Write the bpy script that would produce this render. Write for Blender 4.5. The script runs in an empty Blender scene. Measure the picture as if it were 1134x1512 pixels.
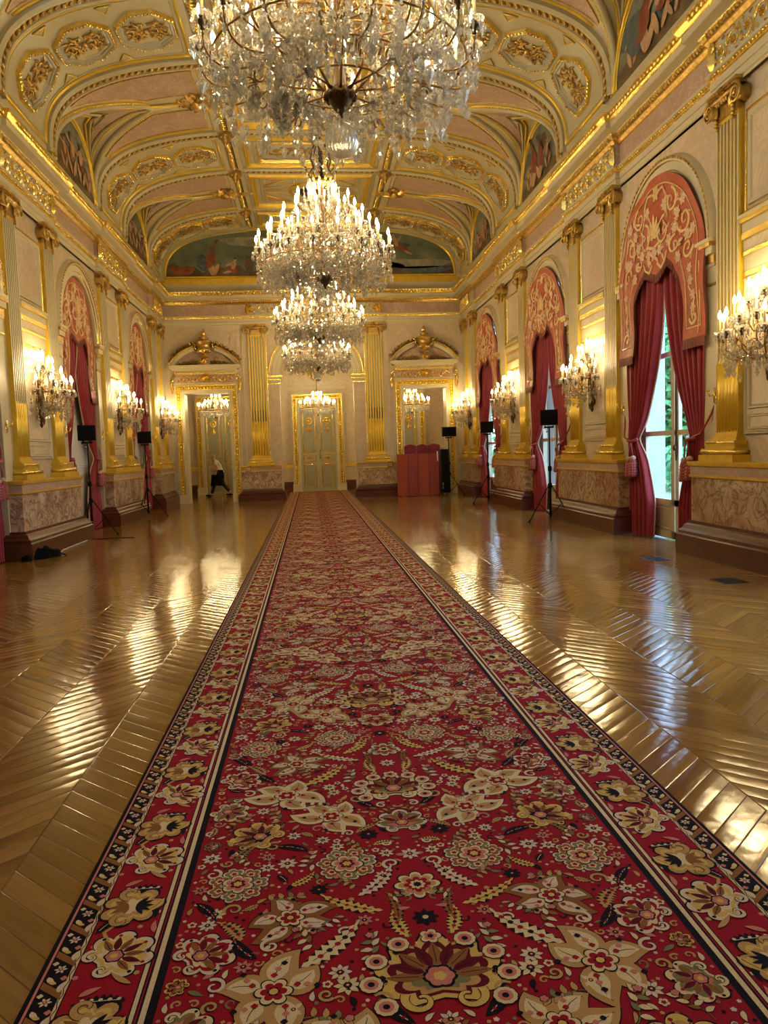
import bpy, math, random
from math import sin, cos, pi, sqrt, atan2, floor
from mathutils import Vector, Matrix
random.seed(7)
SC = bpy.context.scene
COL = SC.collection

# ------------------------------------------------------------------ dimensions
W = 5.22          # face of the pilasters on the long walls
XW = 5.30         # wall surface
XB = 5.07         # face of the dado blocks
D = 27.454        # back wall
YF = -3.4         # wall behind the camera
P = 5.934         # bay length
YA, YB = 13.82, 15.786
ZCAP = 5.76
WIN = [11.837 + k * P for k in range(-1, 3)]       # window centres (the last three are seen)
BLK = [14.803 + k * P for k in range(-2, 2)]       # centres of the pilaster pairs
HB = 0.983        # half distance of a pair
SPR = 4.35        # spring line of the arches
DG = 33.2         # far wall of the gallery behind
YG0 = D + 0.55

# ------------------------------------------------------------------ materials
M = {}
def nodes(name):
    m = bpy.data.materials.new(name); m.use_nodes = True
    nt = m.node_tree; b = nt.nodes['Principled BSDF']
    return m, nt, b
def N(nt, t, **kw):
    n = nt.nodes.new(t)
    for k, v in kw.items():
        if k in n.inputs.keys() if hasattr(n, 'inputs') else False: n.inputs[k].default_value = v
        else: setattr(n, k, v)
    return n
def math_n(nt, op, a, b=None, c=None):
    n = nt.nodes.new('ShaderNodeMath'); n.operation = op
    for i, v in enumerate((a, b, c)):
        if v is None: continue
        if isinstance(v, (int, float)): n.inputs[i].default_value = v
        else: nt.links.new(v, n.inputs[i])
    return n.outputs[0]
def ramp(nt, fac, stops):
    r = nt.nodes.new('ShaderNodeValToRGB'); e = r.color_ramp.elements
    while len(e) < len(stops): e.new(0.5)
    for i, (p, c) in enumerate(stops):
        e[i].position = p; e[i].color = (*c, 1)
    nt.links.new(fac, r.inputs[0]); return r.outputs[0]
def noise(nt, scale, detail=4, rough=0.55, dist=0.0, vec=None):
    n = nt.nodes.new('ShaderNodeTexNoise')
    n.inputs['Scale'].default_value = scale; n.inputs['Detail'].default_value = detail
    n.inputs['Roughness'].default_value = rough; n.inputs['Distortion'].default_value = dist
    if vec is None:
        tc = nt.nodes.new('ShaderNodeTexCoord'); vec = tc.outputs['Object']
    nt.links.new(vec, n.inputs['Vector']); return n.outputs[0]
def bump(nt, b, h, strength=0.3, dist=0.01):
    bn = nt.nodes.new('ShaderNodeBump'); bn.inputs['Strength'].default_value = strength
    bn.inputs['Distance'].default_value = dist
    nt.links.new(h, bn.inputs['Height']); nt.links.new(bn.outputs[0], b.inputs['Normal'])
def simple(name, col, rough=0.5, metal=0.0, var=0.12, scale=6.0, bmp=0.0, bscale=40.0, spec=0.5, sheen=0.0, bdist=0.004):
    m, nt, b = nodes(name)
    f = noise(nt, scale)
    lo = tuple(max(0, c * (1 - var)) for c in col); hi = tuple(min(1, c * (1 + var)) for c in col)
    nt.links.new(ramp(nt, f, [(0.3, lo), (0.7, hi)]), b.inputs['Base Color'])
    b.inputs['Roughness'].default_value = rough; b.inputs['Metallic'].default_value = metal
    b.inputs['Specular IOR Level'].default_value = spec
    if sheen: b.inputs['Sheen Weight'].default_value = sheen; b.inputs['Sheen Roughness'].default_value = 0.4
    if bmp: bump(nt, b, noise(nt, bscale, 3), bmp, bdist)
    M[name] = m; return m
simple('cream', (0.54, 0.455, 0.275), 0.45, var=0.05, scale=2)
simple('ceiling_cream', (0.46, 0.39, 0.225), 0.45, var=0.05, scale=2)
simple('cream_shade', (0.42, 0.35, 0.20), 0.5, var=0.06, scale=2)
simple('gold', (0.88, 0.62, 0.15), 0.26, 0.88, var=0.18, scale=9, bmp=0.5, bscale=60)
simple('old_gold', (0.52, 0.33, 0.085), 0.33, 0.8, var=0.35, scale=14, bmp=0.6, bscale=70)
simple('gold_paint', (0.74, 0.49, 0.05), 0.33, 0.45, var=0.12, scale=5)
simple('bronze', (0.10, 0.055, 0.025), 0.35, 0.8, var=0.3, scale=20)
simple('gilt_arm', (0.32, 0.19, 0.07), 0.3, 0.9, var=0.4, scale=20)
simple('base_wood', (0.085, 0.021, 0.009), 0.32, var=0.25, scale=4, spec=0.35)
simple('curtain', (0.27, 0.012, 0.02), 0.62, var=0.15, scale=5, sheen=0.25, bmp=0.15, bscale=120)
simple('curtain_trim', (0.50, 0.32, 0.22), 0.6, var=0.4, scale=90)
simple('cord', (0.30, 0.03, 0.035), 0.55, var=0.3, scale=60)
simple('valance', (0.38, 0.062, 0.014), 0.6, var=0.2, scale=9, sheen=0.15)
simple('valance_lining', (0.10, 0.018, 0.012), 0.7)
simple('fringe', (0.17, 0.035, 0.015), 0.7, var=0.4, scale=60, bmp=0.6, bscale=200)
simple('embroidery', (0.66, 0.43, 0.17), 0.5, var=0.25, scale=40, bmp=0.4, bscale=200)
simple('embroidery_pale', (0.62, 0.40, 0.24), 0.55, var=0.25, scale=50)
simple('black_plastic', (0.004, 0.004, 0.0045), 0.6, var=0.2, spec=0.12)
simple('black_cloth', (0.004, 0.004, 0.005), 0.95, spec=0.1, var=0.3, scale=30, bmp=0.3, bscale=90)
simple('chrome', (0.5, 0.5, 0.5), 0.25, 0.9)
simple('candle', (0.80, 0.62, 0.33), 0.5, var=0.05)
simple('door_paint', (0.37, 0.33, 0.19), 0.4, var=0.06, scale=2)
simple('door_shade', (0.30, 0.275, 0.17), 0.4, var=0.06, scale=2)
simple('window_paint', (0.50, 0.42, 0.27), 0.4, var=0.06, scale=2)
simple('coffer_grey', (0.40, 0.38, 0.31), 0.5, var=0.05)
simple('screen_red', (0.30, 0.045, 0.02), 0.65, var=0.12, scale=3)
simple('screen_wine', (0.17, 0.006, 0.018), 0.7, var=0.15, scale=3)
simple('skin', (0.50, 0.26, 0.15), 0.5, var=0.05)
simple('hair', (0.30, 0.26, 0.22), 0.6, var=0.2)
simple('shirt', (0.62, 0.60, 0.55), 0.7, var=0.05)
simple('trousers', (0.010, 0.012, 0.02), 0.75)
simple('white_paint', (0.66, 0.63, 0.55), 0.35, var=0.03, scale=1)
simple('grate', (0.03, 0.028, 0.025), 0.5, 0.5, var=0.3, scale=50)
simple('ext_stone', (0.34, 0.38, 0.42), 0.8, var=0.1, scale=3)
simple('lawn', (0.10, 0.22, 0.05), 0.9, var=0.4, scale=2)
simple('path', (0.16, 0.19, 0.26), 0.7, var=0.2, scale=3)
simple('bark', (0.09, 0.06, 0.04), 0.9, var=0.3, scale=8)
simple('leafg', (0.09, 0.32, 0.10), 0.7, var=0.5, scale=3)
simple('paper', (0.6, 0.58, 0.52), 0.6)

def marble(name, base, vein, dark, scale, amount=0.5, rough=0.25, contrast=0.08):
    m, nt, b = nodes(name)
    a = noise(nt, scale, 8, 0.62, 1.6); c = noise(nt, scale * 0.35, 5, 0.6, 0.8)
    r1 = math_n(nt, 'ABSOLUTE', math_n(nt, 'SUBTRACT', a, 0.5))
    v = math_n(nt, 'SUBTRACT', 1.0, math_n(nt, 'MULTIPLY', r1, 1.0 / contrast)); v = math_n(nt, 'MAXIMUM', v, 0.0)
    v = math_n(nt, 'MULTIPLY', v, amount)
    col = ramp(nt, c, [(0.35, base), (0.65, vein)])
    mx = nt.nodes.new('ShaderNodeMix'); mx.data_type = 'RGBA'
    nt.links.new(v, mx.inputs[0]); nt.links.new(col, mx.inputs[6]); mx.inputs[7].default_value = (*dark, 1)
    nt.links.new(mx.outputs[2], b.inputs['Base Color']); b.inputs['Roughness'].default_value = rough
    M[name] = m
marble('wall_marble', (0.60, 0.485, 0.32), (0.55, 0.42, 0.275), (0.40, 0.28, 0.175), 1.6, 0.35, 0.24, 0.07)
marble('panel_marble', (0.62, 0.51, 0.345), (0.57, 0.43, 0.285), (0.42, 0.28, 0.17), 2.2, 0.35, 0.22, 0.07)
marble('pink_marble', (0.44, 0.29, 0.19), (0.54, 0.39, 0.27), (0.27, 0.15, 0.09), 9, 0.55, 0.4, 0.12)
marble('dado_marble', (0.60, 0.48, 0.31), (0.36, 0.20, 0.11), (0.17, 0.06, 0.03), 3.2, 0.85, 0.2, 0.05)

# parquet : chevron boards
def parquet():
    m, nt, b = nodes('parquet')
    tc = nt.nodes.new('ShaderNodeTexCoord'); sp = nt.nodes.new('ShaderNodeSeparateXYZ')
    nt.links.new(tc.outputs['Object'], sp.inputs[0])
    x, y = sp.outputs[0], sp.outputs[1]
    BW = 0.52; PW = 0.145
    a = math_n(nt, 'SUBTRACT', x, -1.55 - BW * 10)
    tri = math_n(nt, 'PINGPONG', a, BW)
    t = math_n(nt, 'ADD', y, math_n(nt, 'MULTIPLY', tri, 0.95))
    p = math_n(nt, 'DIVIDE', t, PW)
    idx = math_n(nt, 'FLOOR', p); fr = math_n(nt, 'FRACT', p)
    bp = math_n(nt, 'DIVIDE', a, BW); band = math_n(nt, 'FLOOR', bp); bfr = math_n(nt, 'FRACT', bp)
    cb = nt.nodes.new('ShaderNodeCombineXYZ'); nt.links.new(idx, cb.inputs[0]); nt.links.new(band, cb.inputs[1])
    wn = nt.nodes.new('ShaderNodeTexWhiteNoise'); wn.noise_dimensions = '2D'; nt.links.new(cb.outputs[0], wn.inputs['Vector'])
    rnd = wn.outputs['Value']
    sc = nt.nodes.new('ShaderNodeSeparateColor'); nt.links.new(wn.outputs['Color'], sc.inputs[0])
    # grain stretched along the board
    rot = nt.nodes.new('ShaderNodeCombineXYZ')
    nt.links.new(math_n(nt, 'MULTIPLY', tri, 2.0), rot.inputs[0]); nt.links.new(math_n(nt, 'MULTIPLY', t, 24.0), rot.inputs[1]); nt.links.new(band, rot.inputs[2])
    g = noise(nt, 1.5, 4, 0.6, 0.3, rot.outputs[0])
    big = noise(nt, 0.7, 3)
    f = math_n(nt, 'ADD', math_n(nt, 'MULTIPLY', rnd, 0.45), math_n(nt, 'MULTIPLY', g, 0.55))
    col = ramp(nt, f, [(0.15, (0.17, 0.075, 0.013)), (0.5, (0.27, 0.130, 0.025)), (0.85, (0.37, 0.195, 0.045))])
    # joints
    e1 = math_n(nt, 'MINIMUM', fr, math_n(nt, 'SUBTRACT', 1.0, fr))
    e2 = math_n(nt, 'MULTIPLY', math_n(nt, 'MINIMUM', bfr, math_n(nt, 'SUBTRACT', 1.0, bfr)), BW / PW)
    e = math_n(nt, 'MINIMUM', e1, e2)
    jt = math_n(nt, 'SMOOTH_MIN', math_n(nt, 'DIVIDE', e, 0.035), 1.0, 0.2)
    mx = nt.nodes.new('ShaderNodeMix'); mx.data_type = 'RGBA'
    nt.links.new(jt, mx.inputs[0]); mx.inputs[6].default_value = (0.07, 0.035, 0.012, 1); nt.links.new(col, mx.inputs[7])
    nt.links.new(mx.outputs[2], b.inputs['Base Color'])
    # height : cupped boards, each one tilted a little
    d = math_n(nt, 'SUBTRACT', fr, 0.5)
    cup = math_n(nt, 'MULTIPLY', math_n(nt, 'MULTIPLY', d, d), -1.9)
    tilt = math_n(nt, 'MULTIPLY', d, math_n(nt, 'SUBTRACT', sc.outputs[1], 0.5)); tilt = math_n(nt, 'MULTIPLY', tilt, 0.9)
    h = math_n(nt, 'ADD', cup, tilt)
    h = math_n(nt, 'ADD', h, math_n(nt, 'MULTIPLY', jt, 0.25))
    h = math_n(nt, 'ADD', h, math_n(nt, 'MULTIPLY', g, 0.22))
    h = math_n(nt, 'ADD', h, math_n(nt, 'MULTIPLY', noise(nt, 5.0, 2), 1.1))
    bump(nt, b, h, 1.0, 0.0022)
    b.inputs['Roughness'].default_value = 0.135
    rr = math_n(nt, 'ADD', math_n(nt, 'MULTIPLY', noise(nt, 3, 4), 0.10), 0.06); nt.links.new(rr, b.inputs['Roughness'])
    b.inputs['Specular IOR Level'].default_value = 0.5
    M['parquet'] = m
parquet()

def flat(name, col, rough=0.95):
    m, nt, b = nodes(name)
    f = noise(nt, 450, 2)
    lo = tuple(c * 0.72 for c in col); hi = tuple(min(1, c * 1.22) for c in col)
    nt.links.new(ramp(nt, f, [(0.3, lo), (0.7, hi)]), b.inputs['Base Color'])
    b.inputs['Roughness'].default_value = rough; b.inputs['Specular IOR Level'].default_value = 0.1
    M[name] = m
CP = dict(c_red=(0.33, 0.008, 0.018), c_dark=(0.010, 0.007, 0.012), c_cream=(0.74, 0.56, 0.30), c_yel=(0.68, 0.44, 0.11), c_tan=(0.52, 0.29, 0.10),
          c_brown=(0.28, 0.11, 0.03), c_pink=(0.60, 0.19, 0.14), c_olive=(0.22, 0.18, 0.075), c_wine=(0.13, 0.006, 0.014), c_pale=(0.72, 0.54, 0.36))
for k, v in CP.items(): flat(k, v)

def painting(name, cols, scale):
    m, nt, b = nodes(name)
    f = noise(nt, scale, 6, 0.6, 0.6)
    nt.links.new(ramp(nt, f, cols), b.inputs['Base Color']); b.inputs['Roughness'].default_value = 0.45
    M[name] = m
painting('mural_sky', [(0.30, (0.055, 0.075, 0.045)), (0.5, (0.12, 0.14, 0.085)), (0.7, (0.22, 0.22, 0.14))], 0.9)
painting('mural_ground', [(0.35, (0.045, 0.030, 0.014)), (0.5, (0.09, 0.055, 0.02)), (0.7, (0.18, 0.12, 0.05))], 1.6)
painting('mural_side', [(0.30, (0.075, 0.065, 0.04)), (0.5, (0.17, 0.18, 0.13)), (0.7, (0.28, 0.27, 0.19))], 1.3)
painting('mural_rock', [(0.35, (0.06, 0.035, 0.02)), (0.6, (0.14, 0.085, 0.04))], 3)
painting('mural_skin', [(0.35, (0.34, 0.17, 0.085)), (0.6, (0.50, 0.31, 0.17))], 5)
painting('mural_drape', [(0.35, (0.15, 0.03, 0.018)), (0.6, (0.26, 0.07, 0.03))], 5)
painting('mural_blue', [(0.35, (0.03, 0.05, 0.055)), (0.6, (0.10, 0.13, 0.12))], 5)
painting('mural_cloud', [(0.35, (0.17, 0.16, 0.10)), (0.6, (0.30, 0.27, 0.18))], 3)

def glassy():
    m = bpy.data.materials.new('crystal'); m.use_nodes = True; nt = m.node_tree; nt.nodes.clear()
    o = nt.nodes.new('ShaderNodeOutputMaterial'); mx = nt.nodes.new('ShaderNodeMixShader'); mx.inputs[0].default_value = 0.80
    m2 = nt.nodes.new('ShaderNodeMixShader'); m2.inputs[0].default_value = 0.34
    t = nt.nodes.new('ShaderNodeBsdfTransparent'); g = nt.nodes.new('ShaderNodeBsdfGlass'); g.inputs['IOR'].default_value = 1.6
    g.inputs['Roughness'].default_value = 0.0; g.inputs['Color'].default_value = (1, 0.98, 0.94, 1)
    n = noise(nt, 30, 2); c = ramp(nt, n, [(0.3, (0.85, 0.80, 0.68)), (0.7, (1.0, 0.97, 0.88))])
    d = nt.nodes.new('ShaderNodeBsdfTranslucent'); nt.links.new(c, d.inputs[0])
    nt.links.new(g.outputs[0], m2.inputs[1]); nt.links.new(d.outputs[0], m2.inputs[2])
    nt.links.new(t.outputs[0], mx.inputs[1]); nt.links.new(m2.outputs[0], mx.inputs[2]); nt.links.new(mx.outputs[0], o.inputs[0])
    M['crystal'] = m
glassy()
def pane_mat():
    m = bpy.data.materials.new('window_glass'); m.use_nodes = True; nt = m.node_tree; nt.nodes.clear()
    o = nt.nodes.new('ShaderNodeOutputMaterial'); mx = nt.nodes.new('ShaderNodeMixShader')
    fr = nt.nodes.new('ShaderNodeFresnel'); fr.inputs[0].default_value = 1.45
    t = nt.nodes.new('ShaderNodeBsdfTransparent'); g = nt.nodes.new('ShaderNodeBsdfGlossy'); g.inputs['Roughness'].default_value = 0.02
    nt.links.new(fr.outputs[0], mx.inputs[0]); nt.links.new(t.outputs[0], mx.inputs[1]); nt.links.new(g.outputs[0], mx.inputs[2]); nt.links.new(mx.outputs[0], o.inputs[0])
    M['window_glass'] = m
pane_mat()
def emit(name, col, s):
    m = bpy.data.materials.new(name); m.use_nodes = True; nt = m.node_tree; nt.nodes.clear()
    o = nt.nodes.new('ShaderNodeOutputMaterial'); e = nt.nodes.new('ShaderNodeEmission')
    e.inputs[0].default_value = (*col, 1); e.inputs[1].default_value = s
    nt.links.new(e.outputs[0], o.inputs[0]); M[name] = m
BULB = 165.0
emit('bulb_light', (1.0, 0.77, 0.40), BULB)
emit('bulb_sconce', (1.0, 0.77, 0.40), BULB * 0.5)

# ------------------------------------------------------------------ mesh builder
class G:
    def __init__(s): s.v = []; s.f = []; s.m = []; s.sm = []
    def add(s, vs, fs, mat=0, smooth=False):
        o = len(s.v); s.v.extend(vs)
        for f in fs: s.f.append(tuple(i + o for i in f)); s.m.append(mat); s.sm.append(smooth)
    def box(s, x0, x1, y0, y1, z0, z1, mat=0):
        s.add([(x0, y0, z0), (x1, y0, z0), (x1, y1, z0), (x0, y1, z0), (x0, y0, z1), (x1, y0, z1), (x1, y1, z1), (x0, y1, z1)],
              [(0, 3, 2, 1), (4, 5, 6, 7), (0, 1, 5, 4), (1, 2, 6, 5), (2, 3, 7, 6), (3, 0, 4, 7)], mat)
    def prism(s, pts, y0, y1, mat=0, smooth=False):       # outline in x,z ; front face at y0
        n = len(pts)
        s.add([(x, y0, z) for x, z in pts] + [(x, y1, z) for x, z in pts],
              [tuple(range(n)), tuple(range(2 * n - 1, n - 1, -1))] + [(i, i + n, (i + 1) % n + n, (i + 1) % n) for i in range(n)], mat, smooth)
    def poly(s, pts3, mat=0): s.add(list(pts3), [tuple(range(len(pts3)))], mat)
    def lathe(s, prof, n=12, c=(0, 0, 0), mat=0, smooth=True, a0=0, a1=2 * pi):
        vs = []; full = abs(a1 - a0 - 2 * pi) < 1e-6; k = n if full else n + 1
        for r, z in prof:
            for i in range(k):
                a = a0 + (a1 - a0) * i / n; vs.append((c[0] + r * cos(a), c[1] + r * sin(a), c[2] + z))
        fs = []
        for j in range(len(prof) - 1):
            for i in range(n):
                i2 = (i + 1) % k
                fs.append((j * k + i, j * k + i2, (j + 1) * k + i2, (j + 1) * k + i))
        s.add(vs, fs, mat, smooth)
    def ell(s, c, r, nu=8, nv=5, mat=0):
        prof = [(sin(pi * j / nv), -cos(pi * j / nv)) for j in range(nv + 1)]
        vs = []; 
        for a, z in prof:
            for i in range(nu):
                t = 2 * pi * i / nu; vs.append((c[0] + r[0] * a * cos(t), c[1] + r[1] * a * sin(t), c[2] + r[2] * z))
        s.add(vs, [(j * nu + i, j * nu + (i + 1) % nu, (j + 1) * nu + (i + 1) % nu, (j + 1) * nu + i) for j in range(nv) for i in range(nu)], mat, True)
    def tube(s, pts, r, n=6, mat=0, closed=False, sq=1.0, smooth=True, ends=True):
        pts = [Vector(p) for p in pts]; k = len(pts); rs = r if isinstance(r, (list, tuple)) else [r] * k
        vs = []; up = None
        for i, p in enumerate(pts):
            a = pts[i - 1] if (i > 0 or closed) else pts[0]; b = pts[(i + 1) % k] if (i < k - 1 or closed) else pts[-1]
            t = (b - a)
            if t.length < 1e-9: t = Vector((0, 0, 1))
            t.normalize()
            if up is None:
                up = Vector((0, 1, 0)) if abs(t.y) < 0.9 else Vector((0, 0, 1))
            u = up - t * up.dot(t)
            if u.length < 1e-4: u = t.orthogonal()
            u.normalize(); up = u; w = t.cross(u)
            for j in range(n):
                an = 2 * pi * j / n; q = p + u * (cos(an) * rs[i] * sq) + w * (sin(an) * rs[i]); vs.append(tuple(q))
        fs = []
        for i in range(k if closed else k - 1):
            i2 = (i + 1) % k
            for j in range(n): fs.append((i * n + j, i * n + (j + 1) % n, i2 * n + (j + 1) % n, i2 * n + j))
        if not closed and ends: fs.append(tuple(range(n - 1, -1, -1))); fs.append(tuple((k - 1) * n + j for j in range(n)))
        s.add(vs, fs, mat, smooth)
    def strip(s, A, B, mat=0, smooth=False, closed=False):
        k = len(A); n = k if closed else k - 1
        s.add(list(A) + list(B), [(i, (i + 1) % k, (i + 1) % k + k, i + k) for i in range(n)], mat, smooth)
    def grid(s, fn, nu, nv, mat=0, smooth=True):
        vs = [fn(i / nu, j / nv) for i in range(nu + 1) for j in range(nv + 1)]
        s.add(vs, [(i * (nv + 1) + j, (i + 1) * (nv + 1) + j, (i + 1) * (nv + 1) + j + 1, i * (nv + 1) + j + 1) for i in range(nu) for j in range(nv)], mat, smooth)
    def merge(s, g, mtx=None, moff=0):
        vs = g.v if mtx is None else [tuple(mtx @ Vector(v)) for v in g.v]
        o = len(s.v); s.v.extend(vs)
        for f, m_, sm in zip(g.f, g.m, g.sm): s.f.append(tuple(i + o for i in f)); s.m.append(m_ + moff); s.sm.append(sm)
    def mesh(s, name, mats):
        me = bpy.data.meshes.new(name); me.from_pydata(s.v, [], s.f)
        for m in mats: me.materials.append(M[m])
        me.polygons.foreach_set('material_index', s.m); me.polygons.foreach_set('use_smooth', s.sm)
        me.update(); return me
    def obj(s, name, mats, parent=None, loc=None, rz=None):
        o = bpy.data.objects.new(name, s.mesh(name, mats)); COL.objects.link(o); o.parent = parent
        if loc is not None: o.location = loc
        if rz is not None: o.rotation_euler = (0, 0, rz)
        return o
def meshobj(name, me, parent=None, loc=(0, 0, 0), rot=(0, 0, 0), scale=None):
    o = bpy.data.objects.new(name, me); COL.objects.link(o); o.parent = parent; o.location = loc; o.rotation_euler = rot
    if scale: o.scale = scale
    return o
def thing(name, label, cat, loc=(0, 0, 0), rz=0.0, group=None):
    o = bpy.data.objects.new(name, None); o.empty_display_size = 0.1; COL.objects.link(o)
    o.location = loc; o.rotation_euler = (0, 0, rz); o['label'] = label; o['category'] = cat
    if group: o['group'] = group
    return o
def tag(o, label, cat, group=None):
    o['label'] = label; o['category'] = cat
    if group: o['group'] = group
    return o
def struct(o): o['kind'] = 'structure'; return o
def kids(o): return [c for c in o.children]
def copy_tree(root, loc, rz, label):
    r = root.copy(); COL.objects.link(r); r.location = loc; r.rotation_euler = (0, 0, rz)
    if label: r['label'] = label
    for ch in kids(root):
        c = ch.copy(); COL.objects.link(c); c.parent = r
        for g in kids(ch):
            d = g.copy(); COL.objects.link(d); d.parent = c
    return r
def sweep_plan(g, path, prof, mats=None, closed=False):
    # path: plan points (inside of the room on the left); prof: (offset into room, z, material of the strip to the next point)
    n = len(path); nn = []
    for i in range(n):
        def seg(a, b):
            dx, dy = b[0] - a[0], b[1] - a[1]; l = math.hypot(dx, dy) or 1; return (-dy / l, dx / l)
        if i == 0: nn.append(seg(path[0], path[1]))
        elif i == n - 1: nn.append(seg(path[-2], path[-1]))
        else:
            a = seg(path[i - 1], path[i]); b = seg(path[i], path[i + 1]); s = (a[0] + b[0], a[1] + b[1]); d = 1 + a[0] * b[0] + a[1] * b[1]
            nn.append((s[0] / d, s[1] / d) if d > 0.1 else a)
    for j in range(len(prof) - 1):
        (o1, z1, m_), (o2, z2, _) = prof[j], prof[j + 1]
        A = [(p[0] + q[0] * o1, p[1] + q[1] * o1, z1) for p, q in zip(path, nn)]
        B = [(p[0] + q[0] * o2, p[1] + q[1] * o2, z2) for p, q in zip(path, nn)]
        g.strip(A, B, m_)
def arc(cx, cz, r, a0, a1, n): return [(cx + r * cos(a0 + (a1 - a0) * i / n), cz + r * sin(a0 + (a1 - a0) * i / n)) for i in range(n + 1)]

# --- scroll ornament drawn on a wall plane : x along, z up, relief towards -y
def spiral(cx, cz, r, a0, turns, sgn, n=22, shrink=0.12):
    return [(cx + r * (1 - (1 - shrink) * t / n) * cos(a0 + sgn * turns * 2 * pi * t / n), cz + r * (1 - (1 - shrink) * t / n) * sin(a0 + sgn * turns * 2 * pi * t / n)) for t in range(n + 1)]
def relief(g, pts, r0, r1, y=0.0, mat=0, n=5):
    k = len(pts); g.tube([(a, y - 0.6 * (r0 + (r1 - r0) * i / (k - 1)), b) for i, (a, b) in enumerate(pts)], [r0 + (r1 - r0) * i / (k - 1) for i in range(k)], n, mat)
def leafr(g, x, z, ang, L, w, y=0.0, mat=0, h=0.03):
    c, s = cos(ang), sin(ang); out = []
    prof = [(0, 0.1), (0.25, 0.9), (0.4, 0.62), (0.55, 0.9), (0.72, 0.5), (0.82, 0.6), (1, 0.0)]
    L1 = [(x + c * L * t - s * w * q, y, z + s * L * t + c * w * q) for t, q in prof]
    R1 = [(x + c * L * t + s * w * q, y, z + s * L * t - c * w * q) for t, q in prof]
    Cc = [(x + c * L * t, y - h * (0.4 + q * 0.8), z + s * L * t) for t, q in prof]
    g.strip(L1, Cc, mat, True); g.strip(Cc, R1, mat, True)
def rosette(g, x, z, r, y=0.0, mat=0, n=6, h=0.05):
    for i in range(n): leafr(g, x, z, 2 * pi * i / n, r, r * 0.38, y, mat, h)
    g.ell((x, y - h * 0.7, z), (r * 0.3, h, r * 0.3), 8, 4, mat)
def rinceau(L, H, rep, mat=0):
    g = G(); w = L / rep
    for i in range(rep):
        cx = -L / 2 + w * (i + 0.5); sg = 1 if i % 2 else -1
        relief(g, spiral(cx, 0, H * 0.42, pi if sg > 0 else pi, 1.35, -sg), H * 0.055, H * 0.03, 0, mat)
        rosette(g, cx, 0, H * 0.17, -0.01, mat, 6, 0.035)
        for a in (0.5, 1.3, 2.2, 3.9, 5.0): leafr(g, cx + H * 0.40 * cos(a), sg * H * 0.40 * sin(a), sg * (a + 0.9), H * 0.26, H * 0.09, 0, mat)
        if i: 
            leafr(g, cx - w / 2, 0, pi / 2 * sg, H * 0.42, H * 0.13, 0, mat); leafr(g, cx - w / 2, 0, -pi / 2 * sg, H * 0.35, H * 0.1, 0, mat)
    return g
def frame(g, x0, x1, z0, z1, w, h, y=0.0, mat=0):      # picture moulding, half-round relief
    xs = (x0, x1, x1, x0); zs = (z0, z0, z1, z1); sx = (1, -1, -1, 1); sz = (1, 1, -1, -1)
    prev = None
    for t, hh in ((0, 0), (0.2, h), (0.5, h * 0.45), (0.8, h * 0.8), (1, 0)):
        ring = [(xs[i] + sx[i] * w * t, y - hh, zs[i] + sz[i] * w * t) for i in range(4)]
        if prev: g.strip(prev, ring, mat, False, True)
        prev = ring

# ------------------------------------------------------------------ camera
cam = bpy.data.cameras.new('camera'); co = bpy.data.objects.new('camera', cam); COL.objects.link(co)
cam.sensor_fit = 'VERTICAL'; cam.sensor_height = 36; cam.lens = 36 * 1136.34 / 1512; cam.clip_start = 0.05; cam.clip_end = 300
yaw, pit, rol = 0.0927, 0.0789, -0.0334
fw = Vector((sin(yaw) * cos(pit), cos(yaw) * cos(pit), -sin(pit))); r = Vector((cos(yaw), -sin(yaw), 0)); u = r.cross(fw)
r2 = r * cos(rol) + u * sin(rol); u2 = -r * sin(rol) + u * cos(rol)
mt = Matrix((r2, u2, -fw)).transposed().to_4x4(); mt.translation = (-0.3272, 0, 1.6)
co.matrix_world = mt; SC.camera = co

# ------------------------------------------------------------------ floor
g = G(); g.box(-8.3, XW + 0.36, YF - 0.3, YG0, -0.12, 0.0); g.box(-8.3, 6.3, YG0, DG + 0.4, -0.12, 0.0)
struct(g.obj('floor', ['parquet']))

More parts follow.
